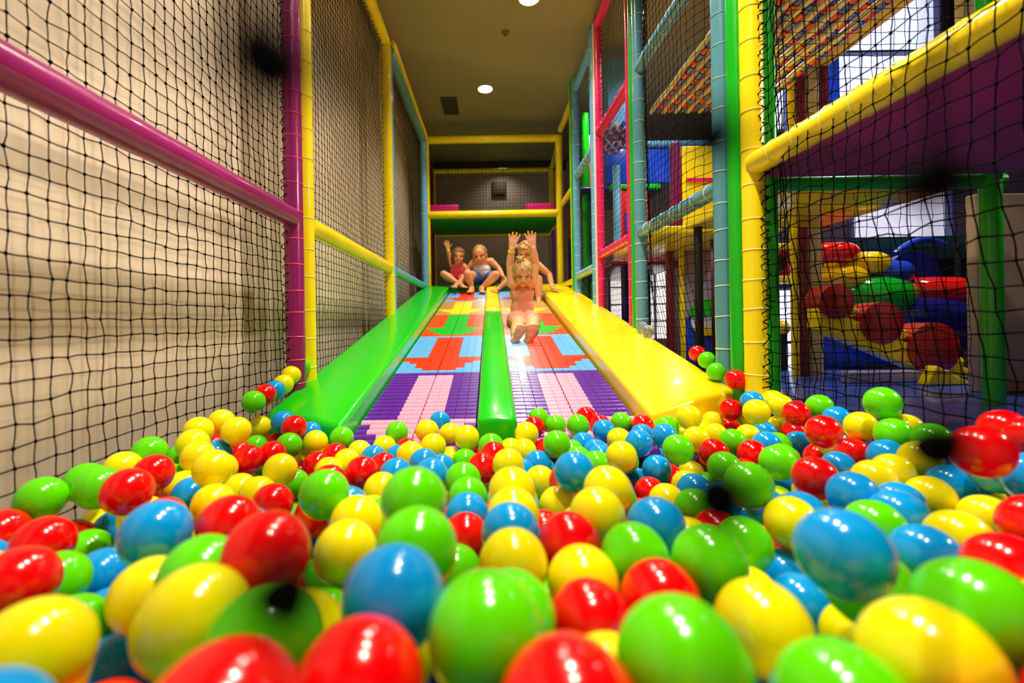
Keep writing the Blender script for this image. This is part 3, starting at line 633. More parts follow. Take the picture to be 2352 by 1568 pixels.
# spiral tube slide in the hall
t = thing('tube_slide', 'spiral tube slide of red, yellow, green and navy sections in the hall', 'tube slide', (2.9, 3.1, ZF))
tube_m = lambda n, c: mat('glossy tube ' + n, c, rough=.1, coat=.6)
for lb, px0, px1, py, rp, mt in (('red section', 1880, 1985, 578, 24, tube_m('red', (235, 30, 24))), ('yellow section', 1955, 2052, 602, 26, tube_m('yellow', (250, 206, 10))), ('yellow section', 1885, 2012, 634, 26, tube_m('yellow', (250, 206, 10))),
    ('blue section', 2005, 2110, 622, 26, tube_m('blue', (30, 70, 200))), ('green section', 1940, 2105, 676, 44, tube_m('green', (20, 170, 40))), ('red section', 2100, 2260, 664, 30, tube_m('red', (235, 30, 24))), ('navy section', 2030, 2270, 722, 42, tube_m('navy', (22, 30, 120))), ('navy section', 2150, 2290, 766, 34, tube_m('navy', (22, 30, 120)))):
    a = P(px0, py, 3.0); b = P(px1, py - 4, 3.0); r = rp / F * 3.0; pts = []
    for i in range(17):
        q = i / 16; p = a + (b - a) * q; pts.append((p[0], 3.0 + .16 * (4 * (q - .5) ** 2), p[2] - .02 * q))
    m = MB(); m.sweep(pts, r, 20); m.ring(pts[0], np.array(pts[1]) - np.array(pts[0]), r, .014, 24, 6); m.ring(pts[-1], np.array(pts[-1]) - np.array(pts[-2]), r, .014, 24, 6)
    o = m.build('tube_section', mt, t); o['label'] = lb
m = MB()
m.sweep([(P(2045 + 115 * q, 0, 3.2)[0], 3.2, P(0, 640 - 62 * math.sin(math.pi * min(1, q * .5 + .12)) , 3.2)[2] - .05 * q * q) for q in np.linspace(0, 1, 14)], .02, 10); o = m.build('hoop', tube_m('blue', (30, 70, 200)), t)
c = P(2100, 640, 3.12); m = MB(); m.sweep([(c[0], 3.12, c[2]), (c[0], 3.3, c[2])], .19, 28); m.build('tube_mouth', tube_m('navy', (22, 30, 120)), t)
for x in (2.6, 3.3):
    m = MB(); m.sweep([(x, 3.22, ZF), (x, 3.22, .5)], .02, 10); m.build('support', M_DARK, t)
c = P(1797, 604, 2.9)
t = thing('tunnel_mouth', 'red tunnel opening with yellow rim left of the maroon post', 'tunnel', tuple(c))
m = MB(); m.sweep([(c[0], 2.9, c[2]), (c[0], 3.25, c[2])], .085, 24); m.build('tunnel_tube', M_RED, t)
m = MB(); m.sweep([(c[0] - .035, 2.885, c[2]), (c[0] - .035, 2.9, c[2])], .055, 24); o = m.build('tunnel_hole', M_DARK, t)
m = MB(); m.sweep([(c[0], 3.1, ZF), (c[0], 3.1, c[2])], .02, 10); m.build('support', M_DARK, t)
for dz in (.1, -.105):
    m = MB(); m.box((c[0] - .1, 2.87, c[2] + dz - .022), (c[0] + .1, 3.0, c[2] + dz + .022)); m.build('tunnel_rim', M_YEL, t, bevel=.008)
# lit windows of the hall
M_GLOW = emit('bright window daylight', (214, 220, 255), 1.5); M_GLOW2 = emit('pale window daylight', (232, 226, 250), 1.0)
def window(n, x0, x1, z0, z1, y, mt, nx, nz, label):
    m = MB(); w = .022
    m.box((x0 - w, y - .03, z0 - w), (x1 + w, y + .02, z0)); m.box((x0 - w, y - .03, z1), (x1 + w, y + .02, z1 + w)); m.box((x0 - w, y - .03, z0), (x0, y + .02, z1)); m.box((x1, y - .03, z0), (x1 + w, y + .02, z1))
    for i in range(1, nx): q = x0 + (x1 - x0) * i / nx; m.box((q - .008, y - .03, z0), (q + .008, y + .02, z1))
    for i in range(1, nz): q = z0 + (z1 - z0) * i / nz; m.box((x0, y - .03, q - .008), (x1, y + .02, q + .008))
    f = m.build('window_%d' % n, mat('window frame blue grey', (70, 78, 130), rough=.5), None, smooth=False); f['kind'] = 'structure'; f['label'] = label
    m = MB(); m.box((x0, y + .025, z0), (x1, y + .035, z1)); p = m.build('pane', mt, f); p['label'] = 'bright daylit pane'
    return f
YW = 3.48
window(1, 2.62, 3.44, 1.58, 2.42, YW, M_GLOW, 1, 2, 'bright bluish window high in the hall behind the nearest right net')
window(2, 2.76, 3.50, .52, 1.20, YW, M_GLOW2, 1, 1, 'pale window low in the hall behind the yellow deck')
window(3, 2.12, 2.30, -.60, .20, YW, M_GLOW, 1, 2, 'narrow bright glazed opening between green and maroon posts')
window(4, 2.10, 2.27, 1.42, 1.86, YW, M_GLOW, 1, 1, 'small bright window beside the green post')
m = MB()
for a, b in (((2.02, ZF), (5.0, -.63)), ((2.02, -.63), (2.09, ZC)), ((2.33, -.63), (2.59, ZC)), ((2.09, .23), (2.33, 1.39)), ((2.09, 1.89), (2.33, ZC)), ((2.59, -.63), (5.0, .49)), ((2.59, 1.23), (5.0, 1.55)), ((2.59, 2.45), (5.0, ZC)), ((3.53, .49), (5.0, 1.23)), ((3.47, 1.55), (5.0, 2.45)), ((2.59, .49), (2.73, 1.23))):
    m.box((a[0], YW, a[1]), (b[0], YW + .12, b[1]))
struct('wall_rear_hall', m, M_HALL, 'dark wall with bright windows at the back of the hall', smooth=False)
boxthing('curtain', 'royal blue strip of padding left of the bright upper window', 'padding', (2.44, 3.36, 1.5), (2.60, 3.42, 2.4), M_RBLU)  # fixed strip of blue padding on the wall, no cloth
boxthing('window_blind', 'dark teal blind board in front of the low window', 'panel', (2.70, 3.38, .40), (3.6, 3.44, .58), mat('dark teal', (18, 52, 62), rough=.4))  # solid panel standing for the dark roof edge below the window
c = P(1795, 753, 3.0)
t = thing('bollard', 'dark stand with yellow round top in the narrow bright opening', 'bollard', (c[0], 3.0, ZF))
m = MB(); m.ellip((c[0], 3.0, c[2]), (.05, .05, .05)); o = m.build('round_top', M_YEL, t); o['label'] = 'yellow round top'
m = MB(); m.sweep([(c[0], 3.0, ZF), (c[0], 3.0, c[2] - .03)], .03, 14); m.build('stem', M_DARK, t)
# rope and roll bridge overhead
t = thing('hanging_bridge', 'hanging bridge of red and blue rolls between beige ropes, overhead behind the net', 'rope bridge', (1.3, 2.3, 1.27))
for r_ in range(9):
    x = 1.00 + r_ * .075; m = MB()
    m.sweep([(x, 1.80 + i * .05, 1.27 + .004 * math.sin(i * .8)) for i in range(21)], .013, 8); m.build('rope', M_BEI, t)
    m = MB(); y = 1.80
    for k in range(18):
        m.sweep([(x + .037, y + .004, 1.285), (x + .037, y + .05, 1.285)], .021, 10, (k + r_) % 2); y += .056
    m.build('roll_row', [M_RED, M_RBLU], t)
t = thing('hanging_bridge', 'distant red and blue roll bridge behind the third right net', 'rope bridge', (1.15, 4.1, 1.7))
for r_ in range(5):
    m = MB(); y = 3.9
    for k in range(14): m.sweep([(1.04 + r_ * .06, y, 1.68), (1.04 + r_ * .06, y + .045, 1.68)], .02, 8, (k + r_) % 3); y += .05
    m.build('roll_row', [M_RED, M_BEI, M_RBLU], t)
# panels and posts deeper in the frame
t = thing('activity_board', 'yellow board with pink stripe and plum upright above the grey blue rail', 'play board', (1.7, 3.92, .5))
m = MB(); m.box((1.585, 3.75, .546), (1.90, 3.80, 1.42)); m.build('board', M_YEL, t, bevel=.01)
m = MB(); m.box((1.62, 3.735, 1.12), (1.88, 3.75, 1.15)); o = m.build('stripe', M_PNK, t); o['label'] = 'pink stripe'
m = MB(); m.box((1.50, 3.73, .546), (1.575, 3.80, 1.45)); o = m.build('upright', M_PLUM, t, bevel=.01); o['label'] = 'plum upright'
t = thing('activity_board', 'red panel with a blue square hole under a green bar', 'play board', (1.36, 4.62, .55))
m = MB(); m.box((1.25, 4.6, .55), (1.60, 4.65, 1.31)); m.build('panel_board', M_RED, t, bevel=.01)
m = MB(); m.box((1.22, 4.58, 1.31), (1.72, 4.66, 1.36)); o = m.build('top_bar', M_GRN, t, bevel=.008); o['label'] = 'green top bar'
m = MB(); m.box((1.36, 4.59, .88), (1.44, 4.60, 1.08)); o = m.build('square_window', M_RBLU, t); o['label'] = 'blue square'
for x in (1.30, 1.50):
    m = MB(); m.box((x, 4.585, .55), (x + .03, 4.60, 1.31)); o = m.build('panel_strip', M_PNK, t, bevel=.003); o['label'] = 'pink strip'
for lb, x, y, z0, z1, r, mt in (('light blue padded post deep behind the third right net', 1.24, 4.45, .5, 1.5, .036, M_BLU), ('dark blue padded post low behind the third right net', 1.17, 4.0, ZF, .46, .03, M_NAVY),
    ('green padded post behind the fourth right net', 1.10, 5.2, ZF, 2.35, .045, M_GRN), ('maroon padded post low behind the second right net', 1.334, 3.40, ZF, .5, .03, M_MAR),
    ('yellow padded post low behind the second right net', 1.415, 3.38, ZF, .5, .02, M_YEL), ('dark maroon padded post beside the grey blue post', 1.44, 2.92, ZF, .5, .028, mat('dark maroon', (52, 14, 34), rough=.4)), ('thin green post in front of the far lit window', 1.30, 4.50, ZF, .45, .014, M_GRN)):
    tt = thing('padded_post', lb, 'padded post', (x, y, z0)); post(tt, x, y, z0, z1, r, mt, name='post_cover')
boxthing('activity_board', 'orange red panel behind the fourth right net', 'play board', (1.17, 5.4, 1.47), (1.33, 5.44, 2.2), M_ORG)
boxthing('activity_board', 'royal blue panel low behind the fourth right net', 'play board', (1.15, 5.45, .52), (1.35, 5.49, .98), M_RBLU)
boxthing('activity_board', 'orange panel just above the yellow rail of the farthest right bay', 'play board', (.98, 5.75, 1.035), (1.12, 5.79, 1.40), M_ORG)
boxthing('activity_board', 'deep blue panel behind the farthest right net', 'play board', (.98, 5.75, .45), (1.12, 5.79, 1.03), M_NAVY)
boxthing('soft_block', 'light blue box high behind the third right net', 'foam block', (1.08, 4.1, 1.71), (1.36, 4.3, 2.34), M_BLU)
t = thing('porthole_board', 'lavender panel with round porthole over a royal blue base', 'play board', (1.6, 3.42, ZF))
m = MB(); m.box((1.445, 3.40, -.0), (1.74, 3.45, .5)); m.build('panel_board', M_LAV, t, bevel=.01)
m = MB(); m.box((1.445, 3.39, ZF), (1.74, 3.45, .0)); o = m.build('panel_base', M_RBLU, t, bevel=.01); o['label'] = 'royal blue base'
c = P(1622, 738, 3.37); m = MB(); m.sweep([(c[0], 3.375, c[2]), (c[0], 3.39, c[2])], .106, 32); o = m.build('porthole', mat('porthole white', (225, 222, 230), rough=.4), t); o['label'] = 'white round porthole'
m = MB(); m.prism([(c[0] + .118 * math.cos(a), 3.36, c[2] + .045 + .118 * math.sin(a)) for a in np.linspace(0, math.pi, 16)], (0, .03, 0)); o = m.build('porthole_hood', M_GRN, t); o['label'] = 'green hood'
m = MB(); m.prism([(c[0] + .094 * math.cos(a), 3.365, c[2] - .045 + .06 * math.sin(a)) for a in np.linspace(math.pi, 2 * math.pi, 16)], (0, .008, 0)); o = m.build('porthole_sill', M_YEL, t); o['label'] = 'yellow sill'
window(5, 1.50, 2.25, -.25, .62, 5.75, emit('soft lit window', (255, 240, 236), 1.1), 4, 4, 'pale lit window low behind the third right net')
# clear balls caught on the far edge of the yellow pad
for px, py, y, lb in ((1496, 770, 2.72, 'clear plastic ball on the yellow pad edge below the grey blue post'), (1513, 779, 2.62, 'second clear plastic ball on the yellow pad edge, nearer the camera')):
    x = XA(y) - .03; m = MB(); m.ellip((x, y, zt(y) + .036), (.035,) * 3, n=32, m=20)
    gm = mat('clear plastic', (235, 240, 240), rough=.05, coat=.5); gm.node_tree.nodes['Principled BSDF'].inputs['Transmission Weight'].default_value = .85
    one('clear_ball', lb, 'ball', m, gm, 'clear balls on the yellow pad')
# ------------------------------------------------------------------ children
def skin_mat(n, rgb): 
    m = mat(n, rgb, rough=.5, sss=.15, var=.06, vscale=9); return m
SK1 = skin_mat('tanned child skin', (234, 168, 126)); SK2 = skin_mat('warm child skin', (228, 156, 108))
def hair_mat(n, a, b, sc=(60, 60, 4)):
    if n in MATS: return MATS[n]
    m = mat(n, a, rough=.45); nt = m.node_tree; bs = nt.nodes['Principled BSDF']
    tc = nt.nodes.new('ShaderNodeTexCoord'); mp = nt.nodes.new('ShaderNodeMapping'); mp.inputs['Scale'].default_value = sc
    nz = nt.nodes.new('ShaderNodeTexNoise'); nz.inputs['Scale'].default_value = 2.5; nz.inputs['Detail'].default_value = 5
    cr = nt.nodes.new('ShaderNodeValToRGB'); cr.color_ramp.elements[0].position = .35; cr.color_ramp.elements[1].position = .66
    cr.color_ramp.elements[0].color = lin(b); cr.color_ramp.elements[1].color = lin(a)
    bp = nt.nodes.new('ShaderNodeBump'); bp.inputs['Strength'].default_value = .6; bp.inputs['Distance'].default_value = .004
    nt.links.new(tc.outputs['Object'], mp.inputs[0]); nt.links.new(mp.outputs[0], nz.inputs['Vector']); nt.links.new(nz.outputs['Fac'], cr.inputs[0]); nt.links.new(cr.outputs[0], bs.inputs['Base Color'])
    nt.links.new(nz.outputs['Fac'], bp.inputs['Height']); nt.links.new(bp.outputs['Normal'], bs.inputs['Normal'])
    return m
HB = hair_mat('blond hair', (226, 190, 120), (150, 104, 54)); HBR = hair_mat('light brown hair', (150, 100, 58), (92, 56, 30)); HDB = hair_mat('dark blond hair', (196, 150, 88), (120, 82, 44))
def stripes(n, a, b, period):
    m = mat(n, a, rough=.8); nt = m.node_tree; bs = nt.nodes['Principled BSDF']
    tc = nt.nodes.new('ShaderNodeTexCoord'); wv = nt.nodes.new('ShaderNodeTexWave'); wv.wave_type = 'BANDS'; wv.bands_direction = 'Z'
    wv.inputs['Scale'].default_value = .314 / period; wv.inputs['Distortion'].default_value = .5; wv.inputs['Detail'].default_value = 1
    cr = nt.nodes.new('ShaderNodeValToRGB'); cr.color_ramp.elements[0].position = .42; cr.color_ramp.elements[1].position = .52
    cr.color_ramp.elements[0].color = lin(a); cr.color_ramp.elements[1].color = lin(b)
    nt.links.new(tc.outputs['Object'], wv.inputs['Vector']); nt.links.new(wv.outputs['Color'], cr.inputs[0]); nt.links.new(cr.outputs[0], bs.inputs['Base Color']); return m
def organic(name, mb, mt, parent, voxel=.005, smooth=3, label=None):
    me = mb.mesh(name, mt, smooth=False); o = bpy.data.objects.new(name + '_tmp', me); COL.objects.link(o)
    md = o.modifiers.new('r', 'REMESH'); md.mode = 'VOXEL'; md.voxel_size = voxel; md.use_smooth_shade = True
    if smooth:
        s = o.modifiers.new('s', 'SMOOTH'); s.factor = .5; s.iterations = smooth
    dg = bpy.context.evaluated_depsgraph_get(); dg.update(); ev = o.evaluated_get(dg)
    nm = bpy.data.meshes.new_from_object(ev); nm.name = name; bpy.data.objects.remove(o); nm.polygons.foreach_set('use_smooth', [True] * len(nm.polygons))
    if not nm.materials: nm.materials.append(mt)
    r = link(name, nm, parent)
    if label: r['label'] = label
    return r
def nrm(v): v = np.array(v, float); return v / np.linalg.norm(v)
def frame(fwd, up):
    f = nrm(fwd); u = np.array(up, float); u = nrm(u - f * u.dot(f)); l = np.cross(u, f)
    return np.stack([l, f, u], 1)          # columns: child's left, forward, up
def head_prims(m, c, R, s):
    def q(x, y, z): return c + R @ (np.array((x, y, z)) * s)
    E = lambda p, r: m.ellip(q(*p), [v * s for v in r], R)
    E((0, -.012, .022), (.073, .088, .080)); E((0, .022, -.035), (.055, .058, .066)); E((0, .05, -.082), (.022, .018, .018))
    for sx in (-1, 1):
        E((sx * .032, .052, -.032), (.026, .024, .024)); E((sx * .073, -.006, -.012), (.010, .018, .027))
        m.capsule(q(sx * .014, .074, .018), q(sx * .046, .062, .016), .008 * s, .007 * s)
    m.capsule(q(0, .074, .008), q(0, .090, -.026), .007 * s, .0115 * s)
    for sx in (-1, 1): m.ellip(q(sx * .010, .083, -.030), [.008 * s] * 3)
    m.capsule(q(-.016, .072, -.058), q(.016, .072, -.058), .008 * s, .008 * s)
    return q
def face_parts(parent, q, s, R, shut=True, smile=1.0):
    for sx in (-1, 1):
        e = MB()
        if shut:
            e.sweep([q(sx * (.030 + .017 * t), .0765 - .012 * t * t - .004 * t * sx * sx, -.002 + .006 * (1 - t * t)) for t in np.linspace(-1, 1, 9)], .0028 * s, 6)
            e.build('eye', mat('dark lashes', (46, 28, 20), rough=.6), parent)
        else:
            e.ellip(q(sx * .031, .068, .0), [.014 * s, .008 * s, .0095 * s], R, mi=0); e.ellip(q(sx * .031, .0735, .0), [.0062 * s, .005 * s, .0065 * s], R, mi=1)
            e.build('eye', [mat('eye white', (236, 230, 224), rough=.2), mat('eye iris', (40, 30, 26), rough=.15)], parent)
        e = MB(); e.sweep([q(sx * (.030 + .02 * t), .0765 - .011 * t * t, .026 - .006 * t * t) for t in np.linspace(-1, 1, 9)], .0032 * s, 6); e.build('eyebrow', mat('brow hair', (150, 100, 54), rough=.7), parent)
    e = MB(); e.sweep([q(.026 * t, .0815 - .012 * t * t, -.060 + .010 * smile * t * t) for t in np.linspace(-1, 1, 11)], [.001 * s + .0042 * s * (1 - t * t) for t in np.linspace(-1, 1, 11)], 8); e.build('mouth', mat('lips', (176, 62, 58), rough=.4), parent)
    e = MB(); e.sweep([q(.019 * t, .0840 - .012 * t * t, -.0585 + .010 * smile * t * t) for t in np.linspace(-1, 1, 9)], [.0008 * s + .0026 * s * (1 - t * t) for t in np.linspace(-1, 1, 9)], 8); e.build('teeth', mat('teeth', (240, 232, 216), rough=.3), parent)
def hand_prims(m, w, d, n, t, s=1., curl=.15, spread=.22):
    """wrist, finger direction, palm normal, thumb side; s=1: hand 0.115 m long"""
    w = np.array(w, float); d = nrm(d); n = np.array(n, float); n = nrm(n - d * d.dot(n)); sd = nrm(np.cross(d, n)); sd = sd if sd.dot(np.array(t, float)) > 0 else -sd
    for k, o in enumerate((-.018, -.006, .006, .018)): m.capsule(w + d * .008 * s + sd * o * .55 * s, w + (d * .052 + sd * o) * s, .0105 * s, .0095 * s)
    L = (.038, .047, .051, .046); O = (-.0215, -.0075, .0070, .0210)
    for k in range(4):
        b = w + (d * (.055 + (.002 if k in (1, 2) else -.002)) + sd * O[k]) * s; dd = nrm(d + sd * O[k] / .0215 * spread)
        p = b
        for j, (f, r0, r1) in enumerate(((.45, .0078, .0074), (.30, .0074, .0068), (.25, .0068, .0058))):
            q = p + dd * L[k] * f * s; m.capsule(p, q, r0 * s, r1 * s, 10, 4); p = q; dd = nrm(dd + n * curl)
    b = w + (d * .016 + sd * .016) * s; q = b + nrm(sd * .9 + d * .65 + n * .25) * .030 * s; m.capsule(b, q, .0105 * s, .0085 * s, 10, 4); m.capsule(q, q + nrm(sd * .6 + d * .8 + n * .3) * .026 * s, .0082 * s, .0066 * s, 10, 4)
def foot_prims(m, ankle, heel, toe, upv, s=1.):
    heel = np.array(heel, float); toe = np.array(toe, float); d = nrm(toe - heel); L = np.linalg.norm(toe - heel); u = np.array(upv, float); u = nrm(u - d * d.dot(u)); sd = np.cross(d, u)
    m.capsule(ankle, heel + u * .018 * s + d * .01 * s, .026 * s, .026 * s); m.capsule(heel + d * .01, heel + d * L * .45 - u * .001, .023 * s, .020 * s); m.capsule(ankle, heel + d * L * .6 + u * .012 * s, .026 * s, .018 * s)
    for o in (-.016, 0, .016): m.capsule(heel + d * L * .4 + sd * o * .7 * s, heel + d * L * .76 + sd * o * 1.1 * s, .017 * s, .0145 * s)
    for k, o in enumerate((-.027, -.0135, -.001, .011, .022)):
        r = (.0125, .0095, .009, .0085, .008)[k] * s; m.capsule(heel + d * L * .76 + sd * o * s, heel + d * (L * (.97 - .025 * k)) + sd * o * 1.15 * s, r, r * .9, 10, 4)
def limb(m, pts, rr):
    for i in range(len(pts) - 1): m.capsule(pts[i], pts[i + 1], rr[i], rr[i + 1])
def hair_cap(m, q, s, R, grow=1.0):
    m.ellip(q(0, -.024, .034), [.0795 * s * grow, .086 * s * grow, .079 * s * grow], R)
    m.ellip(q(0, -.05, -.01), [.070 * s * grow, .058 * s * grow, .075 * s * grow], R)
def strands(m, q, s, n, z_end, spread, seed, r=.004, front=False):
    rs = np.random.default_rng(seed)
    for i in range(n):
        a = rs.uniform(-2.6, 2.6) if not front else rs.uniform(-1.0, 1.0)
        x, y = math.sin(a), -math.cos(a)
        if front: x, y = math.sin(a), math.cos(a)
        k = rs.uniform(.96, 1.05)
        p = [q(.02 * x, -.02 + .02 * y, .112), q(.060 * x * k, -.022 + .066 * y * k, .084), q(.083 * x * k, -.024 + .089 * y * k, .034), q(.085 * x * k * (1 + spread), -.03 + .086 * y * k, z_end * rs.uniform(.8, 1.1))]
        if front: p = p[:2] + [q(.066 * x * k, -.008 + .083 * y * k, .058 + rs.uniform(-.012, .012))]
        m.sweep(p, [r * s, r * s, r * s * .9] + ([r * s * .4] if not front else []), 6)
V = lambda *a: np.array(a, float)
# ---- the girl sliding with raised arms
GS = 1.18
t = thing('person', 'child in a coral and white striped romper sliding with both arms raised', 'person', (.235, 3.45, zt(3.45, -.07)))
hip = P(1200, 733, 3.47); chest = P(1199, 678, 3.44); shl = P(1177, 651, 3.42); shr = P(1223, 649, 3.42)
m = MB(); HS = .92; hc = P(1201, 627, 3.36); R = frame((.02, -.86, -.50), (0, -.5, .86)); q = head_prims(m, hc, R, HS)
m.capsule(P(1200, 655, 3.44), hc + V(0, .02, -.03), .036, .034)
m.ellip(chest + V(0, .015, .03), (.086, .066, .09)); m.ellip((chest + hip) / 2 + V(0, .01, 0), (.078, .062, .10)); m.ellip(hip + V(0, .01, .01), (.094, .075, .075)); m.capsule(shl, shr, .040, .040)
for sh, el, wr, tip, th in ((shl, P(1171, 607, 3.40), P(1175, 573, 3.36), P(1182, 537, 3.35), 1), (shr, P(1230, 606, 3.40), P(1225, 570, 3.36), P(1218, 537, 3.35), -1)):
    limb(m, [sh, (sh * .5 + el * .5), el, (el + wr) / 2, wr], [.040, .034, .029, .028, .021])
    hand_prims(m, wr, tip - wr, (0, -1, .1), (th, 0, 0), 1.18, .10, .30)
feet = []
for sx, hp, kn, an, he, to in ((-1, hip + V(-.045, 0, -.005), P(1190, 744, 3.16), P(1184, 773, 2.93), P(1181, 789, 2.86), P(1200, 744, 2.80)), (1, hip + V(.05, 0, -.005), P(1223, 742, 3.16), P(1216, 772, 2.93), P(1211, 789, 2.86), P(1226, 742, 2.80))):
    limb(m, [hp, (hp + kn) / 2, kn, (kn * .55 + an * .45), an], [.068, .058, .045, .043, .028]); foot_prims(m, an, he, to, (0, .75, .65), 1.0)
organic('body', m, SK1, t, .0042, 3)
face_parts(t, q, HS, R, True, 1.2)
m = MB(); hair_cap(m, q, HS, R, .985); strands(m, q, HS, 46, -.02, -.07, 3, .0032); strands(m, q, HS, 26, 0, 0, 4, .003, front=True)
b = q(-.022, -.01, .118)
m.ellip(b, (.030, .028, .022), R); rs = np.random.default_rng(5)
for i in range(22):
    d = nrm(rs.normal(0, 1, 3) * V(1.2, .5, .5) + V(-.3, -.2, .7)); m.sweep([b, b + d * .022, b + d * rs.uniform(.032, .05) + V(0, -.008, -.006)], [.006, .005, .002], 6)
organic('hair', m, HB, t, .0042, 1)
ROMP = stripes('coral striped cloth', (226, 92, 74), (240, 190, 166), .0125)
m = MB(); m.ellip(chest + V(0, .012, .012), (.094, .074, .082)); m.ellip((chest + hip) / 2 + V(0, .01, -.005), (.090, .073, .11)); m.ellip(hip + V(0, .008, .005), (.106, .086, .078))
for hp, kn in ((hip + V(-.045, 0, -.005), P(1190, 744, 3.16)), (hip + V(.05, 0, -.005), P(1223, 742, 3.16))): m.capsule(hp, hp * .55 + kn * .45, .078, .072)
r_ = organic('romper', m, ROMP, t, .0045, 5, 'coral and white striped romper')
m = MB(); c0 = chest + V(0, -.058, .035)
m.prism([c0 + V(-.062, .012, -.012), c0 + V(.062, .012, -.012), c0 + V(.034, .0, .040), c0 + V(-.034, .0, .040)], (0, .03, 0)); m.build('bib', mat('coral cloth', (232, 84, 58), rough=.8), r_, bevel=.008)
for sx in (-1, 1):
    m = MB(); m.sweep([c0 + V(sx * .034, .008, .036), c0 + V(sx * .040, .022, .066), c0 + V(sx * .042, .075, .088)], .007, 8); m.build('strap', MATS['coral cloth'], r_)
m = MB(); c1 = hip + V(.012, -.083, .035); m.sweep([c1 + V(-.02, 0, .01), c1, c1 + V(.02, 0, .008)], [.002, .006, .002], 8); m.sweep([c1, c1 + V(-.012, -.002, -.03)], .003, 6); m.build('bow', MATS['coral cloth'], r_)
w0, e0 = P(1175, 573, 3.36), P(1171, 607, 3.40); m = MB(); c2 = w0 * .93 + e0 * .07; m.sweep([c2, c2 + nrm(e0 - w0) * .016], .0265, 18); m.build('wristband', mat('yellow paper band', (255, 226, 20), rough=.4), t)
# ---- seated child in white top and blue shorts
t = thing('person', 'child in white top and blue shorts sitting at the head of the left lane', 'person', (-.12, 5.5, .415))
D = 5.46; hip = P(1111, 641, D + .06); chest = P(1107, 615, D); shl = P(1089, 602, D); shr = P(1128, 600, D); S2 = 1.08
m = MB(); hc = P(1102, 586, D - .06); R = frame((-.12, -.93, -.30), (-.12, -.3, .95)); q = head_prims(m, hc, R, S2)
m.capsule(P(1106, 604, D), hc + V(0, .01, -.03), .04, .036); m.capsule(shl, shr, .044, .044); m.ellip(chest + V(0, .02, .02), (.105, .075, .10)); m.ellip((chest + hip) / 2, (.10, .08, .10)); m.ellip(hip, (.12, .09, .08))
arms = ((shl, P(1076, 616, D + .02), P(1074, 630, D - .02), P(1070, 640, D - .03), 1), (shr, P(1146, 617, D - .02), P(1155, 634, D - .1), P(1161, 643, D - .12), -1))
for sh, el, wr, tip, th in arms:
    limb(m, [sh, (sh + el) / 2, el, (el + wr) / 2, wr], [.044, .038, .031, .030, .023]); hand_prims(m, wr, tip - wr, (0, -.6, -.6), (th, 0, .2), 1.1, .2, .15)
for hp, kn, an, he, to in ((hip + V(-.06, 0, 0), P(1074, 629, D - .22), P(1083, 660, 5.28), P(1086, 667, 5.28), P(1076, 671, 5.12)), (hip + V(.06, 0, 0), P(1139, 631, D - .22), P(1108, 661, 5.28), P(1104, 667, 5.26), P(1110, 671, 5.11))):
    limb(m, [hp, (hp + kn) / 2, kn, (kn * .6 + an * .4), an], [.075, .064, .050, .047, .030]); foot_prims(m, an, he, to, (0, .1, 1), 1.05)
organic('body', m, SK2, t, .0055, 3); face_parts(t, q, S2, R, True, .8)
m = MB(); hair_cap(m, q, S2, R, 1.0); strands(m, q, S2, 40, -.01, -.05, 8); organic('hair', m, HDB, t, .0055, 1)
m = MB(); m.ellip(chest + V(0, .018, -.012), (.113, .086, .078)); m.ellip((chest + hip) / 2 + V(0, 0, .01), (.110, .090, .075)); organic('top', m, mat('white cloth', (226, 226, 232), rough=.8), t, .0055, 3, 'white strapless top')
m = MB(); m.ellip(hip + V(0, 0, -.005), (.13, .10, .078))
for hp, kn in ((hip + V(-.06, 0, 0), P(1074, 629, D - .22)), (hip + V(.06, 0, 0), P(1139, 631, D - .22))): m.capsule(hp, hp * .5 + kn * .5, .083, .077)
organic('shorts', m, mat('blue denim', (62, 92, 160), rough=.85, var=.2, vscale=40), t, .0055, 3, 'blue shorts')
# ---- small child waving in a pink suit
t = thing('person', 'small child in a pink suit waving one raised arm, leftmost at the slide head', 'person', (-.43, 5.55, .415))
D = 5.52; hip = P(1050, 645, D + .06); chest = P(1051, 619, D); shl = P(1039, 609, D); shr = P(1063, 608, D); S3 = .95
m = MB(); hc = P(1053, 588, D - .05); R = frame((.12, -.96, -.18), (.1, -.15, .98)); q = head_prims(m, hc, R, S3)
m.capsule(P(1052, 606, D), hc + V(0, .01, -.03), .034, .032); m.capsule(shl, shr, .036, .036); m.ellip(chest + V(0, .015, .01), (.085, .065, .09)); m.ellip((chest + hip) / 2, (.082, .07, .09)); m.ellip(hip, (.10, .08, .07))
for sh, el, wr, tip, th in ((shl, P(1033, 591, D), P(1029, 573, D - .02), P(1025, 553, D - .03), 1), (shr, P(1073, 617, D - .02), P(1072, 629, D - .1), P(1068, 638, D - .13), -1)):
    limb(m, [sh, (sh + el) / 2, el, (el + wr) / 2, wr], [.036, .031, .027, .026, .020]); hand_prims(m, wr, tip - wr, (0, -1, 0), (th, 0, .1), 1.05, .1, .28)
for hp, kn, an, he, to in ((hip + V(-.045, 0, 0), P(1019, 629, D - .16), P(1051, 650, 5.30), P(1058, 655, 5.28), P(1068, 660, 5.18)), (hip + V(.05, 0, 0), P(1070, 637, D - .18), P(1052, 652, 5.26), P(1048, 657, 5.25), P(1042, 660, 5.14))):
    limb(m, [hp, (hp + kn) / 2, kn, (kn * .6 + an * .4), an], [.062, .054, .043, .040, .026]); foot_prims(m, an, he, to, (0, .1, 1), .92)
organic('body', m, SK2, t, .0055, 3); face_parts(t, q, S3, R, True, 1.2)
m = MB(); hair_cap(m, q, S3, R, 1.02); strands(m, q, S3, 50, -.11, .05, 12); strands(m, q, S3, 14, 0, 0, 13, front=True); organic('hair', m, HBR, t, .0055, 1)
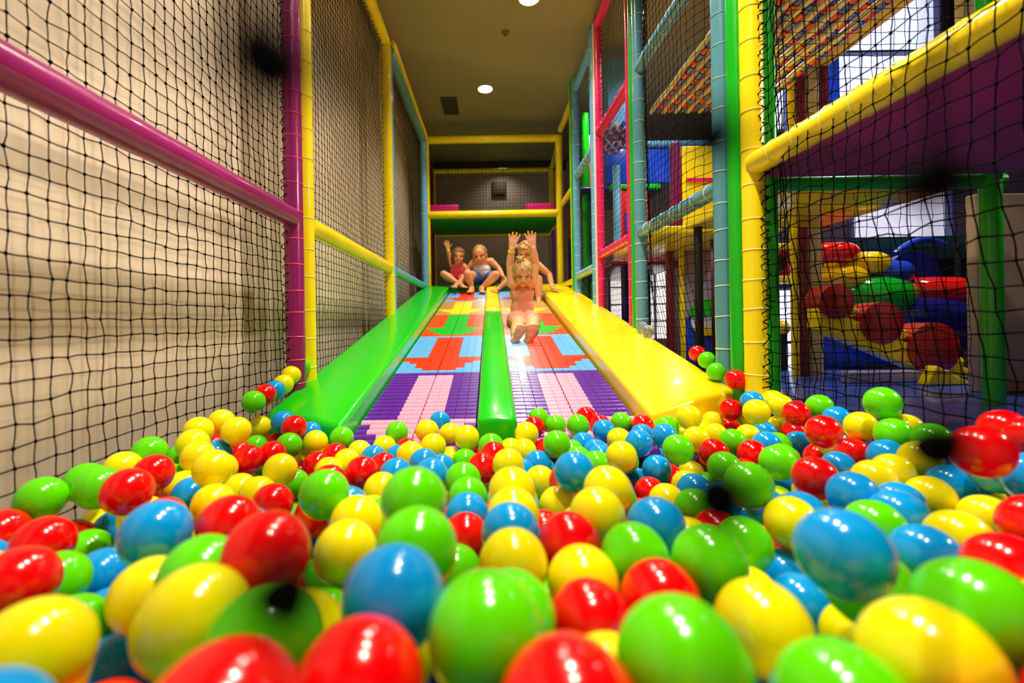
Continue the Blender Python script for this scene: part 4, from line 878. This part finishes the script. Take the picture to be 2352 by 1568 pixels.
m = MB(); m.ellip(chest + V(0, .012, -.01), (.093, .075, .078)); m.ellip((chest + hip) / 2, (.093, .08, .085)); m.ellip(hip, (.112, .09, .075)); m.capsule(hip + V(-.045, 0, 0), (hip + V(-.045, 0, 0)) * .65 + P(1019, 629, D - .16) * .35, .07, .066); m.capsule(hip + V(.05, 0, 0), (hip + V(.05, 0, 0)) * .65 + P(1070, 637, D - .18) * .35, .07, .066)
su = organic('suit', m, mat('pink cloth', (236, 78, 108), rough=.8, var=.15, vscale=30), t, .0055, 3, 'pink sleeveless suit')
for sx in (-1, 1):
    m = MB(); m.sweep([chest + V(sx * .05, -.06, .045), chest + V(sx * .056, -.03, .085), chest + V(sx * .056, .03, .088)], .008, 8); m.build('strap', MATS['pink cloth'], su)
w0, e0 = P(1029, 573, D - .02), P(1033, 591, D); m = MB(); m.sweep([w0, w0 * .8 + e0 * .2], .025, 16); m.build('wristband', MATS['yellow paper band'], t)
# ---- child behind the girl, hands on both pads
t = thing('person', 'child with long blond hair crouching behind the girl, hands on both pads', 'person', (.36, 4.85, zt(4.85, -.07)))
D = 4.86; hip = P(1213, 668, D + .05); chest = P(1210, 632, D - .02); shl = P(1189, 610, D - .03); shr = P(1236, 609, D - .03); S4 = 1.05
m = MB(); hc = P(1208, 580, D - .12); R = frame((-.38, -.80, -.42), (-.1, -.42, .9)); q = head_prims(m, hc, R, S4)
m.capsule(P(1211, 606, D), hc + V(0, .02, -.03), .038, .034); m.capsule(shl, shr, .042, .042); m.ellip(chest + V(0, .02, .03), (.10, .075, .10)); m.ellip((chest + hip) / 2, (.09, .075, .11)); m.ellip(hip, (.11, .09, .075))
hz = lambda px, y, x=None: None
hand_l = V(.055, 4.72, zt(4.70, .030)); hand_r = P(1272, 667, 4.66); hand_r[2] = zt(4.66, .030)
for sh, el, wr, tip, th in ((shl, P(1170, 640, 4.78), hand_l + V(.02, .04, .02), hand_l + V(-.04, -.06, -.005), 1), (shr, P(1262, 630, 4.80), hand_r + V(-.01, .03, .02), hand_r + V(.06, -.05, -.005), -1)):
    limb(m, [sh, (sh + el) / 2, el, (el + wr) / 2, wr], [.042, .036, .030, .029, .022]); hand_prims(m, wr, tip - wr, (0, 0, -1), (-th if th > 0 else 1, -.6, 0), 1.1, .05, .25)
for hp, kn, an, he, to in ((hip + V(-.05, 0, 0), P(1190, 652, 4.66), P(1196, 690, 4.58), P(1196, 697, 4.57), P(1194, 703, 4.42)), (hip + V(.06, 0, 0), P(1236, 641, 4.66), P(1237, 686, 4.60), P(1237, 695, 4.60), P(1238, 702, 4.45))):
    limb(m, [hp, (hp + kn) / 2, kn, (kn * .6 + an * .4), an], [.068, .060, .047, .045, .029]); foot_prims(m, an, he, to, (0, .1, 1), 1.0)
organic('body', m, SK2, t, .0052, 3); face_parts(t, q, S4, R, True, .5)
m = MB(); hair_cap(m, q, S4, R, 1.04); strands(m, q, S4, 70, -.14, .03, 21); strands(m, q, S4, 20, 0, 0, 22, front=True); organic('hair', m, hair_mat('long blond hair', (226, 184, 104), (150, 104, 52)), t, .0052, 1)
m = MB(); m.ellip(chest + V(0, .016, .0), (.108, .085, .085)); m.ellip((chest + hip) / 2, (.102, .086, .11)); m.ellip(hip, (.122, .10, .08)); organic('sundress', m, mat('pale cream cloth', (228, 214, 190), rough=.8), t, .0055, 3, 'pale sleeveless suit')
w0, e0 = hand_r + V(-.01, .03, .02), P(1262, 630, 4.80); m = MB(); m.sweep([w0 * .9 + e0 * .1, w0 * .82 + e0 * .18], .0265, 16); m.build('wristband', MATS['yellow paper band'], t)
# ------------------------------------------------------------------ lamps and added fill lights
def spot(x, y, z, e, ang=124, blend=.9, col=(1, .91, .75), r=.06, tgt=None, name='lamp_light'):
    d = bpy.data.lights.new(name, 'SPOT'); d.energy = e; d.spot_size = math.radians(ang); d.spot_blend = blend; d.color = col; d.shadow_soft_size = r
    o = bpy.data.objects.new(name, d); COL.objects.link(o); o.location = (x, y, z)
    dirv = (Vector(tgt) - Vector((x, y, z))) if tgt else Vector((0, 0, -1)); o.rotation_euler = dirv.to_track_quat('-Z', 'Y').to_euler(); return o
LAMPS = [(-.03, 4.88, 140), (.33, 3.52, 130), (.10, 2.35, 150), (.30, 1.10, 215), (.35, .25, 190)]
for i, (x, y, e) in enumerate(LAMPS):
    spot(x, y, ZC - .03, e)
spot(4.7, 1.0, 2.05, 620, ang=44, col=(1, .86, .70), r=.16, tgt=(-1, 1.15, .15)); spot(2.75, 2.2, ZC - .03, 75); spot(1.9, 3.0, ZC - .03, 80); spot(2.9, 2.6, ZC - .03, 90, col=(.9, .9, 1)); spot(1.5, 3.6, ZC - .03, 120); spot(1.75, 4.0, ZC - .03, 90); spot(1.2, 5.0, ZC - .03, 130); spot(1.3, 2.95, .47, 9, ang=150, r=.03)  # first spot: hall light on left wall; the rest added fill without fixtures
spot(.2, 6.9, ZC - .03, 16)  # added fill light that brightens the back wall, no fixture
downlight(LAMPS[0][0], LAMPS[0][1], 'glowing round recessed ceiling lamp above the slide head', 40)
downlight(LAMPS[1][0], LAMPS[1][1], 'recessed ceiling lamp cut by the top edge of the photo', 40)
m = MB(); m.sweep([(.16, 3.93, ZC - .02), (.16, 3.93, ZC)], .03, 18); m.sweep([(.16, 3.93, ZC - .045), (.16, 3.93, ZC - .02)], .012, 10)
one('sprinkler', 'small round sprinkler on the ceiling between the two lamps', 'sprinkler', m, mat('ceiling fitting', (130, 116, 84), rough=.5))
t = thing('ceiling_vent', 'dark square ventilation grille in the ceiling left of the lamp', 'ceiling vent', (-.43, 5.25, ZC))
m = MB(); m.box((-.53, 5.05, ZC - .02), (-.35, 5.45, ZC)); m.build('vent_frame', mat('vent grey', (70, 62, 44), rough=.6), t, bevel=.004)
m = MB(); [m.box((-.52, 5.08 + k * .05, ZC - .026), (-.36, 5.10 + k * .05, ZC - .02)) for k in range(7)]; m.build('vent_slats', mat('vent dark', (46, 40, 30), rough=.6), t)
m = MB(); m.box((.04, 7.16, 1.98), (.26, 7.2, 2.2)); m.box((.06, 7.15, 2.0), (.24, 7.16, 2.18)); one('wall_vent', 'square grey vent plate high on the back wall behind the net', 'wall vent', m, mat('vent grey', (70, 62, 44)), bevel=.004)
w = bpy.data.worlds.new('world'); SC.world = w; w.use_nodes = True
w.node_tree.nodes['Background'].inputs[0].default_value = (.02, .02, .03, 1); w.node_tree.nodes['Background'].inputs[1].default_value = .3
SC.view_settings.view_transform = 'Standard'; SC.view_settings.look = 'None'; SC.view_settings.exposure = 0.0; SC.view_settings.gamma = 1.0
try: SC.view_settings.use_curve_mapping = False
except Exception: pass
SC.cycles.use_denoising = True
SC.cycles.max_bounces = 8; SC.cycles.sample_clamp_indirect = 6
